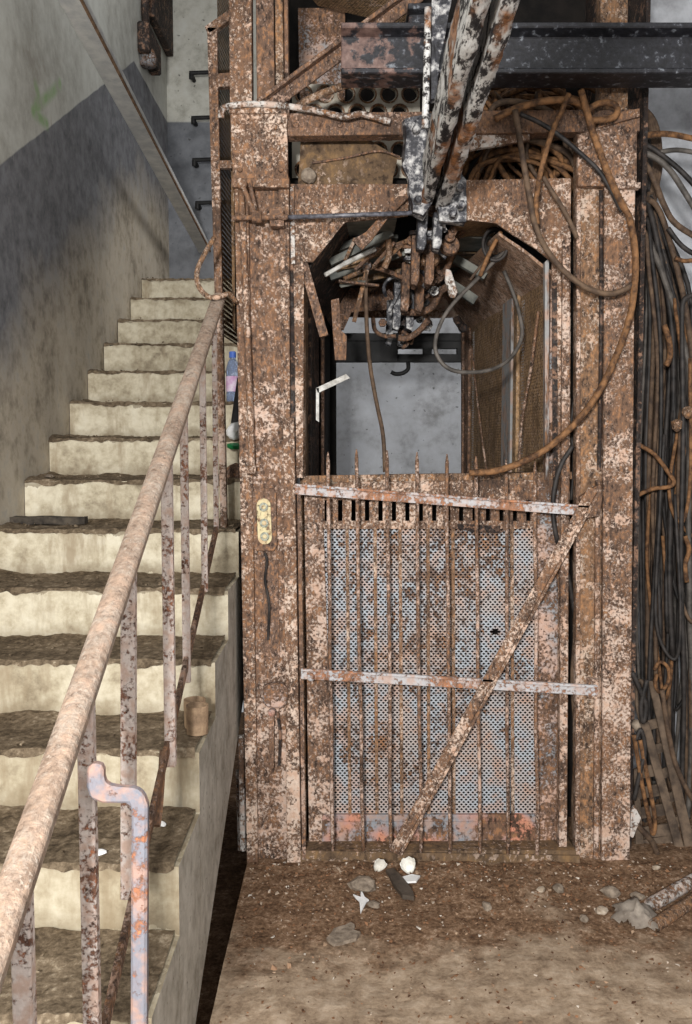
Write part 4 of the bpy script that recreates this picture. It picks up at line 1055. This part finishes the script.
for pts, r, mt, lb_ in (([(634, 735), (638, 760), (643, 790), (650, 822), (653, 834), (655, 820), (650, 790), (645, 765), (640, 740)], .008, 'cable_rust', 'orange cable bight draped over the front of the slotted rack'),
                   ([(631, 815), (640, 828), (652, 842), (658, 856)], .010, 'cable_brown', 'brown cable end slanting across the foot of the slotted rack'),
                   ([(632, 672), (640, 690), (646, 706), (643, 722), (641, 705), (647, 680)], .009, 'cable_dark', 'dark cable threaded through the top of the slotted rack'),
                   ([(662, 690), (668, 730), (676, 765), (690, 795), (704, 812)], .009, 'cable_brown', 'brown cable sweeping right behind the slotted rack'),
                   ([(636, 740), (641, 730), (645, 750), (640, 772), (634, 800)], .008, 'cable_dark', 'dark cable twisted at the left side of the slotted rack')):
    cable(at(pts, 3.13), r, mt, lb_)
bm = BM(); stone(bm, P(636, 725, 3.15), .022, 77, .9); tag(obj('porcelain_insulator', bm, 'concrete_bit', smooth=True), 'pale flaking lump beside the rack at the right post edge', 'lump')
bm = BM(); plate(bm, [(631, 812), (634, 805), (641, 818), (633, 838), (630, 836)], 3.12, .01); tag(obj('sheet_scrap', bm, 'rust_white'), 'small pale metal scrap stuck upright between right post and rack', 'metal scrap')

# ================================================================== UPPER LEFT
X9 = -.99
pb0 = P(58, -30, 1.0); 
def onx(px, py, X=X9):
    q = P(px, py, 1.0); k = X/q.x; return V((X, k, EYE+(q.z-EYE)*k))
a, b = onx(66, -12), onx(203, 246)
b = a + (b-a)*((YB-a.y)/(b.y-a.y)); a = a - (b-a).normalized()*.7
dg = thing('ceiling_joist', 'pale grey painted steel joist running overhead along the staircase to the rear wall', 'beam', b)
bm = BM(); prof(bm, a, b, rect(.078, .06)); obj('joist_body', bm, 'pole', dg, bevel=.004)
bm = BM(); prof(bm, a+V((.042, 0, -.02)), b+V((.042, 0, -.02)), rect(.010, .012)); obj('rusty_edge', bm, 'pole_edge', dg, label='rusty edge strip')
# pipe with valve box on the stair wall
def ow(px, py, o=.03): 
    q = on_wall(px, py); return q + V((o, 0, 0))
vb = thing('wall_pipe', 'dirty pipe with a small junction box high on the stair wall near the corner', 'pipe', ow(142, 64, 0))
bm = BM(); tube(bm, [ow(141, -20), ow(140, 10), ow(142, 32)], .024, 10, 4); obj('pipe', bm, 'dark_steel', vb, smooth=True)
q0 = ow(138, 58, 0); yy0, yy1 = on_wall(137, 40).y, on_wall(150, 40).y
bm = BM(); box(bm, XW, XW+.07, yy0, yy1, on_wall(143, 62).z, on_wall(143, 33).z); obj('junction_box', bm, 'dark_steel', vb, bevel=.01)
bm = BM(); lathe(bm, ow(141, 66, .04), [(.05, 0), (.055, .05), (.04, .09)], 12); obj('gland', bm, 'rust_blue', vb, smooth=True)
# dark duct in the corner
bm = BM()
ya, yb_ = on_wall(146, 10).y, YB-.02
z0 = P(172, 58, YB).z; z1 = on_wall(147, 18).z
prism(bm, [V((XW+.002, ya, 4.79)), V((XW+.002, yb_, 4.79)), V((XW+.002, yb_, z0)), V((XW+.002, yb_-.12, z0)), V((XW+.002, ya, z1+.0))], (.05, 0, 0))
tag(obj('corner_duct', bm, 'dark_steel', bevel=.005), 'black tapered duct in the upper corner of the stair wall', 'duct')
# iron rungs on the rear wall
for (px, py, lb_) in ((191, 73, 'topmost black iron rung on the rear wall'), (193, 118, 'second black iron rung from the top on the rear wall'), (194, 160, 'third black iron rung from the top on the rear wall'), (197, 203, 'lowest black iron rung on the rear wall')):
    bm = BM(); Yr = YB-.13
    pts = [P(px, py+7, Yr), P(px, py, Yr), P(px+42, py-1.5, Yr)]
    tube(bm, [P(px, py+6, Yr), P(px, py, Yr)], .014, 8, 1); tube(bm, [P(px-1.5, py, Yr), P(px+42, py-1.5, Yr)], .014, 8, 1)
    q = P(px, py, Yr); tube(bm, [q, V((q.x, YB+.004, q.z))], .014, 8, 1); q = P(px+42, py-1.5, Yr); tube(bm, [q, V((q.x, YB, q.z))], .014, 8, 1)
    tag(obj('iron_rung', bm, 'black_iron'), lb_, 'rung', 'iron rungs on the rear wall')

# ================================================================== THINGS ON THE STAIRS
def on_tread(px, i, lift=.012, dy=.15):
    y, z = nose(i); y += dy
    dep = y*cos(TILT) - (z-EYE)*sin(TILT)
    return V(((px-CX)/FPX*dep, y, z+lift))
# water bottle
o = on_tread(233, 5, .008, .10)
o = P(233, 398, nose(5)[0]+.12); o.z = nose(5)[1]+.008
bt = thing('water_bottle', 'clear plastic water bottle with blue cap standing on the stairs behind the balustrade', 'bottle', o)
bm = BM(); lathe(bm, o, [(.026, 0), (.031, .008), (.031, .09), (.028, .10), (.031, .11), (.031, .155), (.022, .185), (.013, .20), (.013, .212)], 20); obj('body', bm, 'bottle', bt, smooth=True)
bm = BM(); lathe(bm, o, [(.0315, .05), (.0325, .052), (.0325, .118), (.0315, .12)], 20, None, False, False); obj('paper_label', bm, 'pvc_label', bt, smooth=True)
bm = BM(); lathe(bm, o, [(.016, .205), (.016, .23), (.013, .233)], 16); obj('cap', bm, 'cap_blue', bt)
# plank, wrapper, chunk
bm = BM(); prism(bm, [P(228, 442, 3.75), P(236, 442, 3.75), P(244, 370, 3.95), P(237, 378, 3.95)], (0, .02, 0)); tag(obj('dark_board', bm, 'plank', bevel=.002), 'black board leaning on the stairs in front of the water bottle', 'board')
wr = thing('food_wrapper', 'crumpled white and green wrapper on the stairs beside the lift post', 'wrapper', P(232, 448, 3.7))
bm = BM(); stone(bm, P(234, 431, 3.68), .04, 51, .9); obj('white_bag', bm, 'paper', wr)
bm = BM(); stone(bm, P(234, 446, 3.64), .028, 52, .5); obj('green_end', bm, 'green', wr)
bm = BM(); stone(bm, P(236, 476, 3.55), .05, 53, 1.0); tag(obj('rubble_chunk', bm, 'rust_brown'), 'brown chunk of rubble on the stairs under the white and green wrapper', 'rubble')
# charred board on the lower step, chip on the step above
i = 8; y, z = nose(8)
bm = BM(); c = on_wall(10, 520); yy = y + .17
def tp(px, dy, dz):
    dep = (y+dy)*cos(TILT) - (z-EYE)*sin(TILT); return V(((px-CX)/FPX*dep, y+dy, z+dz))
prism(bm, [tp(9, .14, .012), tp(84, .12, .012), tp(88, .16, .012), tp(60, .20, .012), tp(14, .21, .012)], (0, 0, .026)); roughen(bm, .006, 14, 4)
tag(obj('charred_board', bm, 'charred'), 'flat charred board lying on the step at the left wall', 'board')
y, z = nose(7)
bm = BM(); stone(bm, tp(50, .10, .016), .022, 61, .35); tag(obj('stone_chip', bm, 'concrete_bit'), 'small grey stone chip on the step above the charred board', 'stone')
# twin tin tubes
y, z = nose(11)
tc = thing('tin_cup', 'pair of rusty open tin cups pushed together on the stair edge', 'cup', tp(197, .08, .01))
for dx, dy in ((197.5, .13), (195.0, .185)):
    bm = BM(); o = tp(dx, dy, .008); lathe(bm, o, [(.029, 0), (.0305, .07), (.0305, .078), (.028, .078), (.027, .01)], 22, None, True, True); obj('cup', bm, 'cup', tc, smooth=False)
# pale scraps on the low steps
for (px, i, dy, s, lb_) in ((38, 12, .06, .016, 'pale paint flake on the lowest steps at the far left'), (98, 12, .04, .022, 'pale paint flake on the lowest steps behind the tall baluster'), (160, 12, .20, .02, 'white paint flake at the stair edge near the grey bracket')):
    y, z = nose(i); bm = BM(); stone(bm, tp(px, dy, .014), s, i*7+int(px), .2); tag(obj('paint_flake', bm, 'paper'), lb_, 'flake')

# ================================================================== THINGS ON THE FLOOR
def on_floor(px, py):
    q = P(px, py, 1.0); k = EYE/(EYE - q.z); x, y = q.x*k, k; return V((x, y, fz(x, y)))
def flat_px(bm, pts, lift, th):
    c = [on_floor(x, y) for x, y in pts]; z = max(p.z for p in c) + lift
    prism(bm, [V((p.x, p.y, z)) for p in c], (0, 0, th))
bm = BM(); flat_px(bm, [(353, 896), (360, 899), (361, 891), (364, 898), (369, 902), (365, 906), (361, 915), (359, 904)], .004, .004); roughen(bm, .005, 30, 1)
tag(obj('paper_scrap', bm, 'paper'), 'white star-shaped torn paper scrap on the dirt floor', 'paper')
bm = BM(); flat_px(bm, [(327, 944), (333, 935), (344, 931), (351, 927), (354, 930), (354, 936), (361, 938), (356, 944), (343, 948), (334, 950)], .002, .010); roughen(bm, .004, 22, 2)
tag(obj('plaster_flake', bm, 'concrete_bit'), 'ragged grey plaster flake flat on the floor nearest the viewer', 'plaster')
bm = BM(); stone(bm, on_floor(364, 888)+V((0, 0, .014)), .042, 71, .5); tag(obj('flat_stone', bm, 'concrete_bit'), 'round flat brownish stone in front of the gate', 'stone')
bm = BM(); stone(bm, on_floor(374, 906)+V((0, 0, .006)), .024, 72, .3); tag(obj('stone_chip', bm, 'concrete_bit'), 'small tan chip beside the white paper scrap', 'stone')
bm = BM(); flat_px(bm, [(386, 876), (394, 875), (404, 886), (413, 899), (414, 904), (402, 902), (394, 890)], .004, .014); roughen(bm, .004, 20, 2)
tag(obj('leather_strip', bm, 'strip'), 'dark flat strip lying between the two white shards at the gate', 'strip')
def shard(o, s, R3, a0, a1):
    bm = BM(); A = []; N = 12
    for prr in ([(.25, -1.1), (.5, -.9), (.8, -.3), (1.0, .3), (1.05, 1.0)], [(.12, -1.0), (.4, -.75), (.72, -.25), (.9, .3), (.96, 1.0)]):
        A.append([[bm.verts.new(o + R3 @ V((r_*s*cos(a0+(a1-a0)*k/N), r_*s*sin(a0+(a1-a0)*k/N)*.9, h*s*(1+.15*sin(k*1.9))))) for k in range(N+1)] for r_, h in prr])
    for L_ in A:
        for i_ in range(4):
            for k in range(N): bm.faces.new((L_[i_][k], L_[i_][k+1], L_[i_+1][k+1], L_[i_+1][k]))
    for e in (0, 4):
        for k in range(N): bm.faces.new((A[0][e][k], A[0][e][k+1], A[1][e][k+1], A[1][e][k]))
    for k in (0, N):
        for i_ in range(4): bm.faces.new((A[0][i_][k], A[0][i_+1][k], A[1][i_+1][k], A[1][i_][k]))
    return bm
for (px, py, sz_, R3, lb_) in ((379, 876, .021, Matrix.Rotation(.35, 3, 'Y') @ Matrix.Rotation(.5, 3, 'X'), 'left white curved shard at the foot of the gate'),
                             (409, 878, .025, Matrix.Rotation(-.25, 3, 'Y') @ Matrix.Rotation(.4, 3, 'X'), 'right white curved shard at the foot of the gate')):
    tag(obj('porcelain_shard', shard(on_floor(px, py)+V((0, 0, .030)), sz_, R3, .2, 3.3), 'shell'), lb_, 'shard')
bm = BM(); flat_px(bm, [(399, 884), (412, 880), (421, 882), (416, 888), (404, 889)], .012, .006); roughen(bm, .004, 20, 1); tag(obj('paper_scrap', bm, 'paper'), 'small white scrap under the right curved shard', 'paper')
for (px, py, s, mt, lb_) in ((541, 893, .016, 'stone_pale', 'small pale stone right of centre on the floor'), (558, 891, .022, 'concrete_bit', 'grey stone just right of the small pale stone'), (611, 896, .034, 'concrete_bit', 'larger grey stone in front of the right post'), (601, 912, .022, 'stone_pale', 'ochre stone in front of the larger grey stone'), (656, 873, .014, 'stone_pale', 'white pebble below the slotted rack'), (637, 899, .022, 'concrete_bit', 'brown stone resting behind the grey rag'), (487, 908, .020, 'concrete_bit', 'flat dull stone in the middle of the floor'), (584, 921, .02, 'concrete_bit', 'low grey stone left of the grey rag')):
    bm = BM(); stone(bm, on_floor(px, py)+V((0, 0, s*.35)), s, int(px), .55); tag(obj('stone', bm, mt), lb_, 'stone')
bm = BM(); nx = 18; c = on_floor(636, 918); g = []
for j in range(nx+1):
    row = []
    for i_ in range(nx+1):
        u, v = i_/nx-.5, j/nx-.5; r_ = sqrt(u*u+v*v)*2
        p = V((c.x + u*.15 + .02*noise.noise(V((u*5, v*5, 1))), c.y + v*.16 + .02*noise.noise(V((u*5, v*5, 7))), 0))
        p.z = fz(p.x, p.y) + .006 + max(0, 1-r_)*.05 + .035*abs(noise.noise(V((u*7, v*5, 3))))*max(0, 1.2-r_)
        row.append(bm.verts.new(p))
    g.append(row)
for j in range(nx):
    for i_ in range(nx):
        u, v = (i_+.5)/nx-.5, (j+.5)/nx-.5
        if sqrt(u*u+v*v) < .46 + .08*noise.noise(V((atan2(v, u)*1.5, 0, 2))): bm.faces.new((g[j][i_], g[j][i_+1], g[j+1][i_+1], g[j+1][i_]))
bmesh.ops.delete(bm, geom=[v for v in bm.verts if not v.link_faces], context='VERTS')
tag(obj('crumpled_rag', bm, 'rag', smooth=True), 'crumpled grey rag on the floor at lower right', 'rag')
for (p0, p1, r, mt, lb_) in (((650, 912), (700, 884), .022, 'rust_white', 'grey pipe lying on the floor at the lower right edge'), ((654, 930), (700, 902), .020, 'rust_orange', 'rusty pipe lying on the floor in front of the grey pipe')):
    bm = BM(); a, b = on_floor(*p0)+V((0, 0, r)), on_floor(*p1)+V((0, 0, r)); tube(bm, [a, b], r, 12, 1, cap=False); tube(bm, [a, b], r*.75, 12, 1, cap=False)
    tag(obj('floor_pipe', bm, mt, smooth=True), lb_, 'pipe')
# gravel and crumbs nobody could count
bm = BM(); r = random.Random(1)
def crumb(x, y, s):
    z = fz(x, y); pts = []
    for _ in range(6): pts.append(bm.verts.new((x + r.uniform(-1, 1)*s, y + r.uniform(-1, 1)*s, z + r.uniform(-.2, 1.0)*s)))
    try: bmesh.ops.convex_hull(bm, input=pts)
    except Exception: pass
for k in range(3600):
    if r.random() < .62: x, y = r.uniform(-.33, 1.3), 3.05 - abs(r.gauss(0, .22))
    else: x, y = r.uniform(-.34, 1.3), r.uniform(2.0, 3.05)
    if x > 1.0 and r.random() < .3: y = r.uniform(2.9, 3.6)
    crumb(x, y, min(.013, .0022 + abs(r.gauss(0, .0028))))
bmesh.ops.delete(bm, geom=[v for v in bm.verts if not v.link_faces], context='VERTS')
o = obj('rubble', bm, 'rubble'); tag(o, 'brown grit and crumbs scattered over the dirt floor', 'rubble'); o['kind'] = 'stuff'

# ================================================================== LIGHT
def area(name, loc, target, size, power, color=(1, 1, 1), sy=None):
    d = bpy.data.lights.new(name, 'AREA'); d.energy = power; d.color = color; d.size = size
    if sy: d.shape = 'RECTANGLE'; d.size_y = sy
    o = bpy.data.objects.new(name, d); COL.objects.link(o); o.location = loc
    o.rotation_euler = (V(target) - V(loc)).to_track_quat('-Z', 'Y').to_euler(); return o
area('lamp_flash', (-.42, -1.2, 1.86), (.05, 3.1, 1.1), .26, 185, (1, .985, .965))
area('lamp_fill', (.9, -.8, 2.6), (.2, 3.2, 1.3), 1.6, 34, (1, .98, .96))
area('fill_rear', (.5, 5.3, 3.4), (.25, 6.2, 1.3), .8, 17, (1, .99, .98))  # added unseen light that brightens the rear wall behind the car
area('fill_stair', (-.7, 4.4, 4.5), (-.8, 5.0, 2.2), .9, 9, (.98, .99, 1))  # unseen overhead light aimed at the upper stairs
w = bpy.data.worlds.new('world'); SC.world = w; w.use_nodes = True
w.node_tree.nodes['Background'].inputs[0].default_value = (.95, .97, 1, 1)
w.node_tree.nodes['Background'].inputs[1].default_value = .35
SC.view_settings.view_transform = 'Standard'
SC.view_settings.look = 'None'
SC.view_settings.exposure = 0.16
